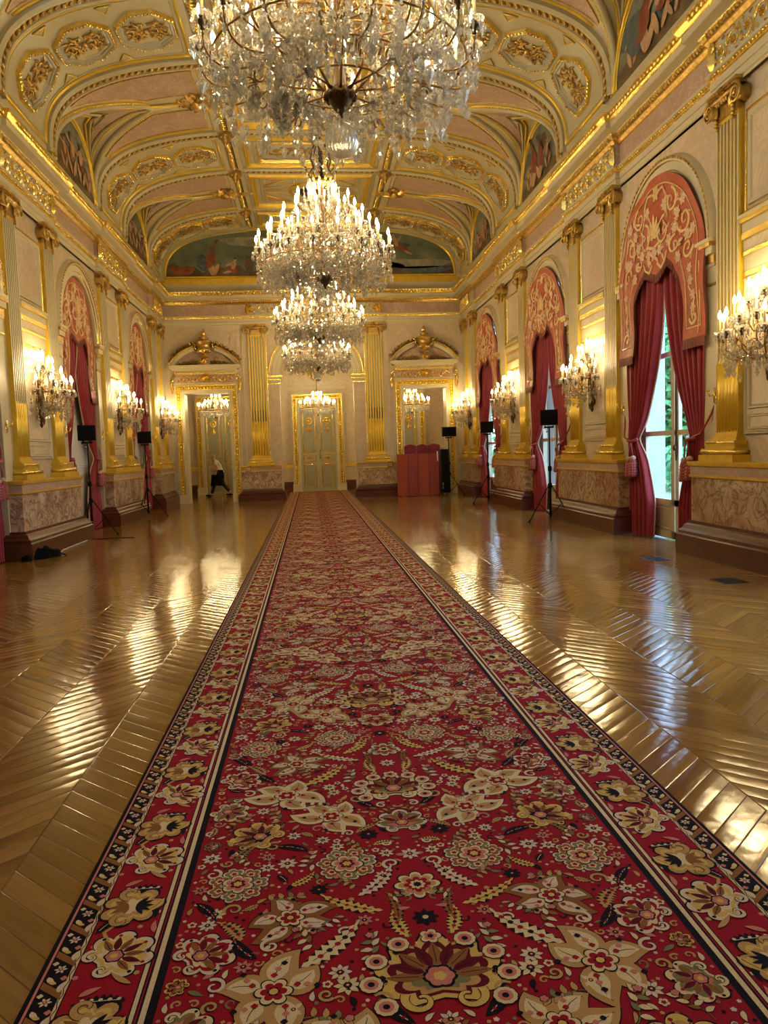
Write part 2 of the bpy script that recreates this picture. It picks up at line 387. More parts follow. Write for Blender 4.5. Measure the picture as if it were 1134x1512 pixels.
# ------------------------------------------------------------------ long walls
def arch_wall(g, y0, y1, zt, cy, hw, spr, x, mat=0, n=24):
    # wall in plane x from y0..y1, 0..zt with an arched hole
    g.poly([(x, y0, 0), (x, cy - hw, 0), (x, cy - hw, spr), (x, y0, spr)], mat)
    g.poly([(x, cy + hw, 0), (x, y1, 0), (x, y1, spr), (x, cy + hw, spr)], mat)
    a = arc(cy, spr, hw, pi, 0, n)
    top = []
    for (yy, zz) in a:
        t = (yy - (cy - hw)) / (2 * hw); top.append((x, y0 + (y1 - y0) * t, zt))
    g.strip([(x, yy, zz) for yy, zz in a], top, mat)
    g.poly([(x, y0, spr), (x, cy - hw, spr), (x, y0, zt)], mat); g.poly([(x, y1, spr), (x, cy + hw, spr), (x, y1, zt)], mat)
HWN = 1.27
GOLD = 'gold'
def wall_side(sd):
    g = G()
    edges = [YF] + [BLK[k] for k in range(4)] + [D + 0.1]
    # windows centred between blocks; BLK has 4, WIN has 4 (first before BLK[1])
    segs = [(BLK[0], BLK[1], WIN[0]), (BLK[1], BLK[2], WIN[1]), (BLK[2], BLK[3], WIN[2]), (BLK[3], D + 0.4, WIN[3])]
    X = sd * XW
    for y0, y1, c in segs: arch_wall(g, y0, y1, 7.5, c, HWN, SPR, X, 0)
    g.poly([(X, YF, 0), (X, BLK[0], 0), (X, BLK[0], 7.5), (X, YF, 7.5)], 0)
    # reveals
    dep = 0.34
    for c in WIN:
        pts = [(c - HWN, 0)] + arc(c, SPR, HWN, pi, 0, 24) + [(c + HWN, 0)]
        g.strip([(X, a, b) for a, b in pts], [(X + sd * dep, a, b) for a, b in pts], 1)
    # outer skin: closes the room
    Xo = sd * (XW + dep)
    for y0, y1, c in segs: arch_wall(g, y0, y1, 7.6, c, HWN - 0.0, SPR, Xo, 1)
    g.poly([(Xo, YF, 0), (Xo, BLK[0], 0), (Xo, BLK[0], 7.6), (Xo, YF, 7.6)], 1)
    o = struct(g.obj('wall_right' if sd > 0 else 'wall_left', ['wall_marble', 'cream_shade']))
    # archivolts and impost mouldings as trim of the wall
    rz = -pi / 2 if sd > 0 else pi / 2
    for c in WIN[0:] :
        t = G()
        def ringm(r0, r1, y0, y1, mat, n=32):
            A = arc(0, SPR, r0, pi, 0, n); B = arc(0, SPR, r1, pi, 0, n)
            t.strip([(a, y0, b) for a, b in A], [(a, y1, b) for a, b in B], mat, True)
        pr = [(HWN, 0.0, 0), (HWN, -0.05, 0), (HWN + 0.09, -0.05, 2), (HWN + 0.10, -0.07, 0), (HWN + 0.22, -0.07, 1), (HWN + 0.235, -0.09, 0), (HWN + 0.26, -0.095, 1), (HWN + 0.30, -0.10, 0), (HWN + 0.34, -0.0, 0)]
        for a, b in zip(pr, pr[1:]): ringm(a[0], b[0], a[1], b[1], a[2])
        for i in range(52):                                   # beads of the outer moulding
            a = pi * (i + 0.5) / 52; t.ell(((HWN + 0.28) * cos(a), -0.10, SPR + (HWN + 0.28) * sin(a)), (0.022, 0.02, 0.022), 5, 3, 1)
        # jamb piers with impost capital
        for s in (-1, 1):
            x0, x1 = s * HWN, s * (HWN + 0.33)
            a, b = min(x0, x1), max(x0, x1)
            for z0, z1, pj, mm in ((1.31, 3.72, 0.0, 0), (3.72, 3.76, 0.03, 1), (3.76, 3.98, 0.02, 0), (3.98, 4.02, 0.04, 0), (4.02, 4.14, 0.05, 1), (4.14, 4.24, 0.09, 0), (4.24, 4.30, 0.12, 1), (4.30, SPR, 0.13, 0)):
                if z0 == 1.31: continue
                t.box(a - pj * 0.4, b, -pj, 0.0, z0, z1, mm)
            t.box(a, b, -0.012, 0, 0.46, 3.72, 0)
        t.obj('archivolt', ['cream', 'old_gold', 'gold'], o, (X, c, 0), rz)
    return o
WR = wall_side(1); WL = wall_side(-1)

# sconce panels between the pilasters
for sd, wob in ((1, WR), (-1, WL)):
    rz = -pi / 2 if sd > 0 else pi / 2
    t = G(); hw = HB - 0.30
    t.box(-hw, hw, -0.008, 0, 4.45, 5.72, 1); t.box(-hw, hw, -0.008, 0, 1.7, 3.7, 1)
    frame(t, -hw + 0.09, hw - 0.09, 4.52, 5.66, 0.07, 0.03, -0.008, 0)
    frame(t, -hw + 0.02, hw - 0.02, 4.46, 5.72, 0.03, 0.02, -0.008, 2)
    frame(t, -hw + 0.10, hw - 0.10, 1.98, 3.50, 0.06, 0.03, -0.008, 0)
    frame(t, -hw + 0.02, hw - 0.02, 1.66, 3.64, 0.035, 0.025, -0.008, 0)
    frame(t, -hw + 0.10, hw - 0.10, 1.72, 1.92, 0.04, 0.02, -0.008, 0)
    for z0, z1, pj, mm in ((3.66, 3.72, 0.03, 2), (3.72, 3.92, 0.02, 0), (3.92, 3.97, 0.045, 2), (3.97, 4.12, 0.03, 1), (4.12, 4.2, 0.06, 2), (4.2, 4.32, 0.05, 0), (4.32, 4.38, 0.09, 2), (4.38, 4.42, 0.1, 0)):
        t.box(-hw, hw, -pj, 0, z0, z1, mm)
    me = t.mesh('wall_panel', ['cream', 'panel_marble', 'gold'])
    for c in BLK[1:]: meshobj('wall_panel', me, wob, (sd * XW, c, 0), (0, 0, rz))

# ------------------------------------------------------------------ pilasters
def ionic(mirror=False):
    g = G(); w = 0.27
    # abacus, echinus, neck
    g.box(-0.36, 0.36, -0.17, 0.02, 0.33, 0.37, 0); g.box(-0.33, 0.33, -0.15, 0.02, 0.30, 0.33, 0)
    g.box(-w, w, -0.10, 0.02, 0.0, 0.30, 0)
    g.tube([(-0.3, -0.13, 0.25), (-0.15, -0.16, 0.235), (0, -0.165, 0.225), (0.15, -0.16, 0.235), (0.3, -0.13, 0.25)], [0.035] * 5, 6, 0)
    for s in (-1, 1):
        # volute disk and cushion running back to the wall
        g.tube([(s * 0.315, -0.155, 0.17), (s * 0.315, -0.09, 0.17), (s * 0.315, 0.02, 0.17)], [0.115, 0.085, 0.12], 14, 0)
        sp = [(s * 0.315 + s * (a), b) for a, b in [(0.125 * (1 - 0.85 * t / 26) * cos(pi / 2 - 2.3 * 2 * pi * t / 26), 0.17 + 0.125 * (1 - 0.85 * t / 26) * sin(pi / 2 - 2.3 * 2 * pi * t / 26)) for t in range(27)]]
        g.tube([(a, -0.16, b) for a, b in sp], [0.022 - 0.012 * i / 26 for i in range(27)], 5, 0)
        g.ell((s * 0.315, -0.17, 0.17), (0.025, 0.02, 0.025), 6, 4, 0)
        leafr(g, s * 0.20, 0.20, s * -0.3 - pi / 2, 0.15, 0.05, -0.13, 0, 0.04)
        for k, z in enumerate((0.07, 0.02, -0.03, -0.075)): g.ell((s * 0.20, -0.12, z), (0.032 - 0.004 * k, 0.03, 0.032), 6, 4, 0)
    for k in range(5): g.ell((-0.12 + 0.06 * k, -0.155, 0.195), (0.024, 0.03, 0.04), 6, 4, 0)
    rosette(g, 0, 0.30, 0.075, -0.16, 0, 6, 0.05)
    return g
CAP = ionic().mesh('capital', ['old_gold'])
def shaft(z0, z1, zs, goldish, w=0.265, p=0.08):
    g = G(); n = 6; body = 1 if goldish else 0
    g.box(-w, w, -p + 0.034, 0, z0, z1, 3)  # flute ground in a darker cream: groove shade put into the colour
    # arrises between flutes stand proud, gilt edge lines
    fw_ = 2 * w / (n + 0.35)
    for i in range(n + 1):
        x = -w + i * (2 * w - 0.028) / n
        g.box(x, x + 0.034, -p - 0.004, -p + 0.034, zs, z1 - 0.05, body)
        g.box(x + 0.034, x + 0.041, -p + 0.004, -p + 0.034, zs, z1 - 0.05, 1 if not goldish else 0)
    # lower third : the flutes are filled with gilt reeds
    for i in range(n):
        x = -w + (i + 0.5) * (2 * w - 0.028) / n + 0.014
        g.tube([(x, -p + 0.02, z0 + 0.06), (x, -p + 0.02, zs)], 0.030, 8, 1)
        g.ell((x, -p + 0.015, z0 + 0.06), (0.03, 0.02, 0.03), 6, 4, 1)
        g.ell((x, -p + 0.02, zs), (0.03, 0.028, 0.05), 6, 4, 1)
        for k in range(7): g.ell((x, -p + 0.014, zs + 0.09 + k * 0.055), (0.013, 0.016, 0.026), 5, 3, 2)
    for s in (-1, 1): g.box(s * w - 0.004, s * w + 0.004, -p, 0.0, z0, z1, 1)
    g.box(-w, w, -p - 0.006, 0, z0, z0 + 0.04, 1); g.box(-w, w, -p - 0.006, 0, z1 - 0.05, z1, 1)
    g.box(-w - 0.004, w + 0.004, -p - 0.005, 0, z0 + 0.04, zs, 1) if False else None
    # gilt ground behind the reeds
    g.box(-w + 0.001, w - 0.001, -p + 0.012, 0, z0, zs, 1)
    return g
def pbase(z0, z1, w=0.265, p=0.08):
    g = G(); h = z1 - z0; steps = [(0, 0.26, 0.17, 0), (0.26, 0.42, 0.13, 0), (0.42, 0.5, 0.145, 1), (0.5, 0.64, 0.09, 0), (0.64, 0.8, 0.105, 1), (0.8, 0.9, 0.05, 0), (0.9, 1.0, 0.03, 1)]
    for a, b, e, mm in steps: g.box(-w - e, w + e, -p - e, 0, z0 + a * h, z0 + b * h, 0)
    for zz, e, rr in ((0.37, 0.14, 0.035), (0.72, 0.09, 0.03)):
        y = -p - e + 0.01; x = w + e - 0.01; z = z0 + zz * h
        g.tube([(-x, 0, z), (-x, y, z), (x, y, z), (x, 0, z)], rr, 6, 1)
    return g
SH_SIDE = shaft(1.66, ZCAP, 2.62, False).mesh('shaft', ['cream', 'gold_paint', 'old_gold', 'cream_shade'])
BS_SIDE = pbase(1.31, 1.66).mesh('base', ['gold_paint', 'gold'])
SH_BACK = shaft(1.55, ZCAP, 2.72, True, 0.285).mesh('shaft', ['cream', 'gold_paint', 'bronze', 'cream_shade'])
BS_BACK = pbase(1.24, 1.55, 0.285).mesh('base', ['gold_paint', 'gold'])
def pilaster(x, y, rz, label, back=False, group=None):
    t = thing('pilaster', label, 'pilaster', (x, y, 1.24 if back else 1.31), rz, group); z = -t.location.z
    meshobj('shaft', SH_BACK if back else SH_SIDE, t, (0, 0, z)); meshobj('base', BS_BACK if back else BS_SIDE, t, (0, 0, z))
    meshobj('capital', CAP, t, (0, 0, ZCAP + z)); return t
RP = [(YB - P, 'fluted cream and gold pilaster, nearest the camera on the right wall, beside the big window'),
      (YA, 'fluted pilaster just past the big right window, before the second right candle sconce'),
      (YB, 'fluted pilaster between the second right candle sconce and the middle right window'),
      (YA + P, 'fluted pilaster just past the middle right window, before the third right sconce'),
      (YB + P, 'fluted pilaster between the third right sconce and the farthest right window'),
      (YA + 2 * P, 'fluted pilaster just past the farthest right window, near the far right corner'),
      (YB + 2 * P - 0.42, 'narrow-looking pilaster tucked into the far right corner of the hall')]
for y, lb in RP: pilaster(XW, y, -pi / 2, lb, False, 'pilasters of the right wall')
LP = [(YA, 'fluted cream and gold pilaster at the left photo edge, before the nearest left sconce'),
      (YB, 'fluted pilaster between the nearest left sconce and the nearer fully seen left curtain'),
      (YA + P, 'fluted pilaster just past the nearer left window, before the middle left sconce'),
      (YB + P, 'fluted pilaster between the middle left sconce and the farthest left window'),
      (YA + 2 * P, 'fluted pilaster just past the farthest left window, before the last left sconce'),
      (YB + 2 * P - 0.42, 'narrow-looking pilaster tucked into the far left corner of the hall')]
for y, lb in LP: pilaster(-XW, y, pi / 2, lb, False, 'pilasters of the left wall')
YBP = D
pilaster(-2.045, YBP, 0, 'gilded fluted pilaster on the back wall, left of the central arch', True, 'pilasters of the back wall')
pilaster(2.045, YBP, 0, 'gilded fluted pilaster on the back wall, right of the central arch', True, 'pilasters of the back wall')

# ------------------------------------------------------------------ pedestal blocks, baseboards
e = 0.672
BBN = {'r': 'baseboard_right', 'l': 'baseboard_left'}
def block_path(sd, y0, y1):
    X0, X1 = sd * (XW + 0.3), sd * XB
    p = [(X0, y0), (X1, y0), (X1, y1), (X0, y1)]
    return p if sd > 0 else p[::-1]
PBASE = [(0.16, 0.0, 0), (0.16, 0.27, 0), (0.13, 0.29, 0), (0.14, 0.33, 0), (0.09, 0.36, 0), (0.07, 0.41, 0), (0.035, 0.43, 0), (0.03, 0.47, 0), (-0.02, 0.47, 0)]
PDADO = [(0.0, 0.45, 0), (0.0, 1.08, 1), (0.025, 1.09, 1), (0.025, 1.12, 2), (0.012, 1.125, 2), (0.012, 1.24, 1), (0.035, 1.25, 1), (0.045, 1.29, 1), (0.045, 1.31, 1), (-0.3, 1.31, 1)]
for sd, wob in ((1, WR), (-1, WL)):
    gb, gd = G(), G()
    for k in range(4):
        c = BLK[k]; y0, y1 = c - HB - e, c + HB + e
        if k == 0 and False: continue
        sweep_plan(gb, block_path(sd, y0, y1), PBASE); sweep_plan(gd, block_path(sd, y0, y1), PDADO)
    y0 = BLK[3] + P - HB - e
    p = [(sd * (XW + 0.3), y0), (sd * XB, y0), (sd * XB, D - 0.05)]
    if sd < 0: p = p[::-1]
    sweep_plan(gb, p, PBASE); sweep_plan(gd, p, PDADO)
    struct(gb.obj('baseboard_right' if sd > 0 else 'baseboard_left', ['base_wood']))
    gd.obj('dado', ['dado_marble', 'gold_paint', 'pink_marble'], wob)

# ------------------------------------------------------------------ back wall
def rect_wall(g, x0, x1, z0, z1, holes, y, mat=0):
    # holes: (xa, xb, ztop) rectangular openings from the floor
    xs = x0
    for a, b, zt in holes:
        g.poly([(xs, y, z0), (a, y, z0), (a, y, z1), (xs, y, z1)], mat); g.poly([(a, y, zt), (b, y, zt), (b, y, z1), (a, y, z1)], mat); xs = b
    g.poly([(xs, y, z0), (x1, y, z0), (x1, y, z1), (xs, y, z1)], mat)
DX0, DX1, DZ = 3.06, 4.58, 3.80
AR = 1.30
g = G()
XC = 1.72
for sx in (-1, 1):
    a, b = sorted((sx * XC, sx * (XW + 0.3))); h = sorted((sx * DX0, sx * DX1))
    rect_wall(g, a, b, 0, 7.6, [(h[0], h[1], DZ)], D, 0)
    for q in (h[0], h[1]): g.poly([(q, D, 0), (q, YG0, 0), (q, YG0, DZ), (q, D, DZ)], 1)
    g.poly([(h[0], D, DZ), (h[1], D, DZ), (h[1], YG0, DZ), (h[0], YG0, DZ)], 1)
g.poly([(-XC, D, 0), (-AR, D, 0), (-AR, D, SPR), (-XC, D, SPR)]); g.poly([(XC, D, 0), (AR, D, 0), (AR, D, SPR), (XC, D, SPR)])
aa = arc(0, SPR, AR, pi, 0, 28)
g.strip([(a, D, b) for a, b in aa], [(-XC + 2 * XC * i / 28, D, 7.6) for i in range(29)])
g.poly([(-XC, D, SPR), (-AR, D, SPR), (-XC, D, 7.6)]); g.poly([(XC, D, SPR), (AR, D, SPR), (XC, D, 7.6)])
pts = [(-AR, 0)] + aa + [(AR, 0)]
g.strip([(a, D, b) for a, b in pts], [(a, YG0, b) for a, b in pts], 1)
# rear skin of the wall, and tympanum support
for sx in (-1, 1):
    a, b = sorted((sx * XC, 6.2 if sx > 0 else -8.0)); h = sorted((sx * DX0, sx * DX1))
    rect_wall(g, a, b, 0, 7.0, [(h[0], h[1], DZ)], YG0, 0)
g.strip([(a, YG0, b) for a, b in aa], [(-XC + 2 * XC * i / 28, YG0, 7.0) for i in range(29)])
g.poly([(-XW - .3, D, 7.5), (XW + .3, D, 7.5), (XW + .3, D, 9.9), (-XW - .3, D, 9.9)], 1)
WB = struct(g.obj('wall_back', ['wall_marble', 'cream']))
# central archivolt
t = G()
def ringm(t, R0, pr, zc, n=36):
    for a, b in zip(pr, pr[1:]):
        A = arc(0, zc, R0 + a[0], pi, 0, n); B = arc(0, zc, R0 + b[0], pi, 0, n)
        t.strip([(x, a[1], z) for x, z in A], [(x, b[1], z) for x, z in B], a[2], True)
ringm(t, AR, [(0, 0, 0), (0, -0.03, 0), (0.12, -0.03, 1), (0.13, -0.05, 0), (0.25, -0.05, 1), (0.27, -0.08, 0), (0.33, -0.08, 1), (0.37, -0.1, 1), (0.40, 0, 1)], SPR)
for s in (-1, 1):
    a, b = sorted((s * AR, s * (AR + 0.40)))
    for z0, z1, pj, mm in ((4.06, 4.10, 0.03, 1), (4.10, 4.20, 0.03, 0), (4.20, 4.24, 0.06, 1), (4.24, 4.31, 0.09, 0), (4.31, 4.36, 0.11, 1)):
        t.box(a, b, -pj, 0.0, z0, z1, mm)
        c_, d_ = sorted((s * AR, s * (AR - pj)))
        t.box(c_, d_, -pj, YG0 - D, z0, z1, mm)
    a, b = sorted((s * 1.73, s * 1.70)); t.box(a, b, -0.02, 0, 0.4, 6.1, 1)
    a, b = sorted((s * 2.52, s * 2.56)); t.box(a, b, -0.03, 0, 0.4, 6.1, 0)
t.obj('archivolt', ['cream', 'gold'], WB, (0, D, 0), 0)
# back wall dado and baseboard between the openings
gb, gd = G(), G()
for s in (-1, 1):
    for x0, x1 in ((1.36, 2.72),):
        p = [(s * x1, D), (s * x1, D - 0.14), (s * x0, D - 0.14), (s * x0, D)]
        if s > 0: p = p
        else: p = p[::-1]
        zf = lambda pr, k: [(o, z * k, m_) for o, z, m_ in pr]
        sweep_plan(gb, p, zf(PBASE, 0.8)); sweep_plan(gd, p, zf(PDADO, 0.945))
    p = [(s * 5.05, D - 0.0), (s * 4.98, D - 0.0)]
struct(gb.obj('baseboard_back', ['base_wood'])); gd.obj('dado', ['dado_marble', 'gold_paint', 'pink_marble'], WB)
# little framed plaques beside the pilasters
for s in (-1, 1):
    t = G(); frame(t, -0.1, 0.1, 0, 0.2, 0.035, 0.03, 0, 0); t.box(-0.07, 0.07, -0.01, 0, 0.03, 0.17, 1)
    tag(t.obj('plaque', ['gold', 'pink_marble'], None, (s * 2.50 , D - 0.17, 1.03), 0), 'small square gilt plaque on the back wall, %s pilaster pedestal' % ('left' if s < 0 else 'right'), 'plaque')

# gallery behind
g = G()
g.poly([(-8, DG, 0), (6.2, DG, 0), (6.2, DG, 7), (-8, DG, 7)], 0)
for q in (-8, 6.2): g.poly([(q, YG0, 0), (q, DG, 0), (q, DG, 7), (q, YG0, 7)], 0)
sweep_plan(g, [(6.2, DG), (-8, DG)], [(0.16, 0, 2), (0.16, 0.3, 2), (0.04, 0.42, 0), (0.04, 1.0, 1), (0.07, 1.0, 1), (0.07, 1.15, 1), (0.01, 1.18, 1)])
struct(g.obj('wall_gallery', ['wall_marble', 'gold_paint', 'base_wood']))
g = G(); g.box(-8, 6.2, YG0, DG, 6.2, 6.3); struct(g.obj('ceiling_gallery', ['cream']))
g = G(); g.box(-6.2, 6.2, YF - 0.2, YF, 0, 10.2, 0); struct(g.obj('wall_front', ['wall_marble']))

# ------------------------------------------------------------------ door frames, pediments, doors
def door_frame():
    g = G(); x0, x1 = -0.76, 0.76; z1 = DZ
    # band: cream inner, gold bead, gold rosette chain, cream outer
    def band(o0, o1, pj, mm):
        for s in (-1, 1):
            a, b = sorted((s * (0.76 + o0), s * (0.76 + o1))); g.box(a, b, -pj, 0, 0.30, z1 + o0, mm)
        g.box(-0.76 - o1, 0.76 + o1, -pj, 0, z1 + o0, z1 + o1, mm)
    band(0.0, 0.11, 0.09, 0); band(0.11, 0.13, 0.12, 1); band(0.13, 0.26, 0.06, 2); band(0.26, 0.29, 0.12, 1); band(0.29, 0.36, 0.07, 0)
    for s in (-1, 1):
        a, b = sorted((s * 0.75, s * 1.14)); g.box(a, b, -0.14, 0, 0, 0.30, 0)
        for i in range(34): g.ell((s * 0.955, -0.075, 0.36 + i * 0.106), (0.045, 0.045, 0.045), 6, 4, 1)
    for i in range(18): g.ell((-0.9 + i * 0.106, -0.075, z1 + 0.195), (0.045, 0.045, 0.045), 6, 4, 1)
    return g
DF = door_frame().mesh('door_frame', ['cream', 'gold', 'gold_paint'])
def pediment():
    g = G()
    # frieze with foliage, cornice, segmental broken pediment
    g.box(-1.02, 1.02, -0.10, 0, 4.16, 4.44, 2)
    g2 = rinceau(1.9, 0.26, 8, 1)
    g.merge(g2, Matrix.Translation((0, -0.10, 4.29)))
    for s in (-1, 1):
        relief(g, spiral(s * 1.10, 4.30, 0.10, pi / 2, 1.1, -s), 0.028, 0.012, -0.10, 1)
        relief(g, [(s * 1.16, 4.28), (s * 1.19, 4.1), (s * 1.15, 3.95), (s * 1.12, 3.85)], 0.05, 0.02, -0.08, 1)
        leafr(g, s * 1.15, 4.2, -pi / 2, 0.42, 0.07, -0.09, 1, 0.05)
    rosette(g, 0, 4.33, 0.17, -0.14, 1, 8, 0.07)
    for z0, z1, pj, w, mm in ((4.44, 4.50, 0.13, 1.04, 1), (4.50, 4.62, 0.18, 1.06, 0), (4.62, 4.66, 0.24, 1.16, 0), (4.66, 4.76, 0.28, 1.2, 0)):
        g.box(-w, w, -pj, 0, z0, z1, mm)
    for i in range(36): g.box(-1.03 + i * 0.058, -1.03 + i * 0.058 + 0.03, -0.2, 0, 4.51, 4.56, 1)
    # segmental arms: circle through (±1.2,4.76) and apex (0,5.42)
    c, h = 1.2, 0.66; R = (c * c + h * h) / (2 * h); cz = 4.76 + h - R
    a_end = atan2(4.76 - cz, 1.2)
    for s in (-1, 1):
        aa_ = [a_end + (pi / 2 - 0.26 - a_end) * i / 14 for i in range(15)]
        prof = [(-0.13, -0.10, 0), (-0.13, -0.16, 0), (-0.03, -0.20, 1), (-0.02, -0.27, 1), (0.03, -0.29, 0), (0.04, 0.0, 0)]
        for p0, p1 in zip(prof, prof[1:]):
            g.strip([(s * (R + p0[0]) * cos(a), p0[1], cz + (R + p0[0]) * sin(a)) for a in aa_], [(s * (R + p1[0]) * cos(a), p1[1], cz + (R + p1[0]) * sin(a)) for a in aa_], p0[2], True)
        q = aa_[-1]; g.poly([(s * (R + o) * cos(q), y, cz + (R + o) * sin(q)) for o, y, _ in prof] + [(s * (R - 0.13) * cos(q), 0, cz + (R - 0.13) * sin(q))], 0)
        for i in range(8):                                 # flower garland on the back of the arm
            a = a_end + 0.12 + (pi / 2 - 0.30 - a_end) * i / 7.5
            rosette(g, s * (R + 0.08) * cos(a), cz + (R + 0.08) * sin(a), 0.105, -0.14, 3, 5, 0.09)
        for i in range(5):                                 # scrolls inside the tympanum
            rosette(g, s * (0.28 + 0.15 * i), 4.84 - 0.01 * i, 0.11 - 0.012 * i, -0.06, 3, 6, 0.07)
        relief(g, spiral(s * 0.42, 4.93, 0.12, pi, 1.2, -s), 0.025, 0.012, -0.03, 3)
        relief(g, spiral(s * 0.68, 4.87, 0.08, pi, 1.1, s), 0.02, 0.01, -0.03, 3)
    pts = [(1.05 * cos(t_), 4.76 + 0.50 * sin(t_)) for t_ in [pi * i / 20 for i in range(21)]]
    g.prism(pts, -0.02, 0, 2)
    return g
PED = pediment().mesh('pediment', ['cream', 'gold', 'pink_marble', 'old_gold'])
def urn():
    g = G()
    g.lathe([(0.0, 0), (0.12, 0.0), (0.13, 0.03), (0.05, 0.08), (0.06, 0.11), (0.16, 0.16), (0.18, 0.2), (0.19, 0.22), (0.155, 0.25), (0.19, 0.42), (0.235, 0.46), (0.235, 0.49), (0.10, 0.53), (0.09, 0.58), (0.12, 0.60), (0.10, 0.63), (0.05, 0.66), (0.0, 0.67)], 16, (0, 0, 0), 0)
    for i in range(14): g.ell((0.165 * cos(2 * pi * i / 14), 0.165 * sin(2 * pi * i / 14), 0.18), (0.025, 0.025, 0.035), 5, 4, 1)
    for s in (-1, 1):
        g.tube([(s * 0.17, 0, 0.24), (s * 0.25, 0, 0.30), (s * 0.22, 0, 0.38), (s * 0.30, 0, 0.47), (s * 0.36, 0, 0.46), (s * 0.36, 0, 0.40), (s * 0.33, 0, 0.40)], 0.018, 6, 1)
    for i in range(7):
        a = i * 0.9; g.tube([(0.03 * cos(a), 0.03 * sin(a), 0.66), (0.05 * cos(a + .5), 0.05 * sin(a + .5), 0.73), (0.02 * cos(a + 1), 0.02 * sin(a + 1), 0.80 + 0.012 * i)], [0.025, 0.02, 0.004], 5, 1)
    rosette(g, 0, -0.12, 0.12, -0.15, 1, 8, 0.06)
    return g
URN = urn().mesh('urn', ['old_gold', 'gold'])
def door_leaf(w, h, face):          # leaf centred on x=0, front at -y
    g = G(); hw = w / 2
    g.box(-hw, hw, -0.03, 0.03, 0, h, 0)
    for z0, z1 in ((0.14, 1.18), (1.62, h - 0.12)):
        frame(g, -hw + 0.10, hw - 0.10, z0, z1, 0.045, 0.02, -0.03, 1)
        frame(g, -hw + 0.17, hw - 0.17, z0 + 0.07, z1 - 0.07, 0.02, 0.01, -0.03, 2)
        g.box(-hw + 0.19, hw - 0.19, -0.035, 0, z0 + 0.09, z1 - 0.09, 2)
    frame(g, -hw + 0.10, hw - 0.10, 1.26, 1.54, 0.035, 0.018, -0.03, 1)
    rosette(g, 0, 1.40, 0.07, -0.04, 1, 6, 0.02); leafr(g, 0.03, 1.40, 0, 0.14, 0.03, -0.04, 1); leafr(g, -0.03, 1.40, pi, 0.14, 0.03, -0.04, 1)
    # gilt trophy
    zc = h - 0.95
    g.tube([(0.13 * cos(2 * pi * i / 18), -0.045, zc + 0.15 + 0.13 * sin(2 * pi * i / 18)) for i in range(18)], 0.022, 5, 1, True)
    g.ell((0, -0.04, zc + 0.15), (0.06, 0.03, 0.06), 8, 5, 1)
    for i in range(9): leafr(g, 0, zc + 0.15, 2 * pi * i / 9, 0.2, 0.035, -0.035, 1, 0.02)
    for k, a in enumerate((-1.2, -1.57, -1.95)): leafr(g, 0, zc - 0.05, a, 0.33 - 0.04 * abs(k - 1), 0.05, -0.035, 1, 0.03)
    relief(g, spiral(0.03, zc - 0.22, 0.07, 0, 1.2, 1), 0.018, 0.01, -0.035, 1)
    return g
def door_at(name, x, y, with_ped, leaves):
    root = bpy.data.objects.new(name, None); COL.objects.link(root); root.location = (x, y, 0); root['kind'] = 'structure'
    meshobj('frame', DF, root)
    if with_ped:
        meshobj('pediment', PED, root); meshobj('urn', URN, root, (0, -0.22, 5.02), (0, 0, 0), (1.3, 1.1, 1.1))
    if leaves:
        for s in (-1, 1):
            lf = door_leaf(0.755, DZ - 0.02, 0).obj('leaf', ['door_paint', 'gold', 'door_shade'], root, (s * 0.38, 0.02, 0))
            if s > 0:
                hg = G(); hg.box(-0.335, -0.315, -0.05, -0.03, 1.35, 1.75, 0); hg.ell((-0.325, -0.07, 1.42), (0.03, 0.03, 0.03), 8, 5, 0); hg.obj('handle', ['bronze'], lf)
    return root
door_at('door_1', -3.82, D, True, False); door_at('door_3', 3.82, D, True, False)
door_at('door_2', 0.04, DG - 0.19, False, True); door_at('door_4', -3.95, DG - 0.19, False, True); door_at('door_5', 3.55, DG - 0.19, False, True)
# wreath above the central door
g = G()
for s in (-1, 1):
    for i in range(7):
        a = 0.2 + 0.28 * i; leafr(g, s * 0.28 * cos(a - 1.0), 5.0 + 0.30 * sin(a - 1.0), (pi / 2 - a * 0.2) if s > 0 else (pi / 2 + a * 0.2), 0.34, 0.07, 0, 0, 0.04)
    relief(g, spiral(s * 0.62, 5.05, 0.16, -pi / 2, 0.9, s), 0.035, 0.012, 0, 0)
    for i in range(5): leafr(g, s * (0.45 + 0.06 * i), 4.95 + 0.06 * i, (pi / 2 - 0.6 - 0.3 * i) if s > 0 else (pi / 2 + 0.6 + 0.3 * i), 0.3, 0.06, -0.02, 0, 0.04)
g.tube([(0.3 * cos(2 * pi * i / 20), -0.05, 5.05 + 0.36 * sin(2 * pi * i / 20)) for i in range(20)], 0.035, 6, 0, True)
g.box(-1.2, 1.2, -0.06, 0, 4.3, 4.42, 1)
tag(g.obj('wreath', ['gold', 'cream'], None, (0.04, DG - 0.02, 0)), 'gilt leaf wreath ornament above the closed central door', 'ornament')

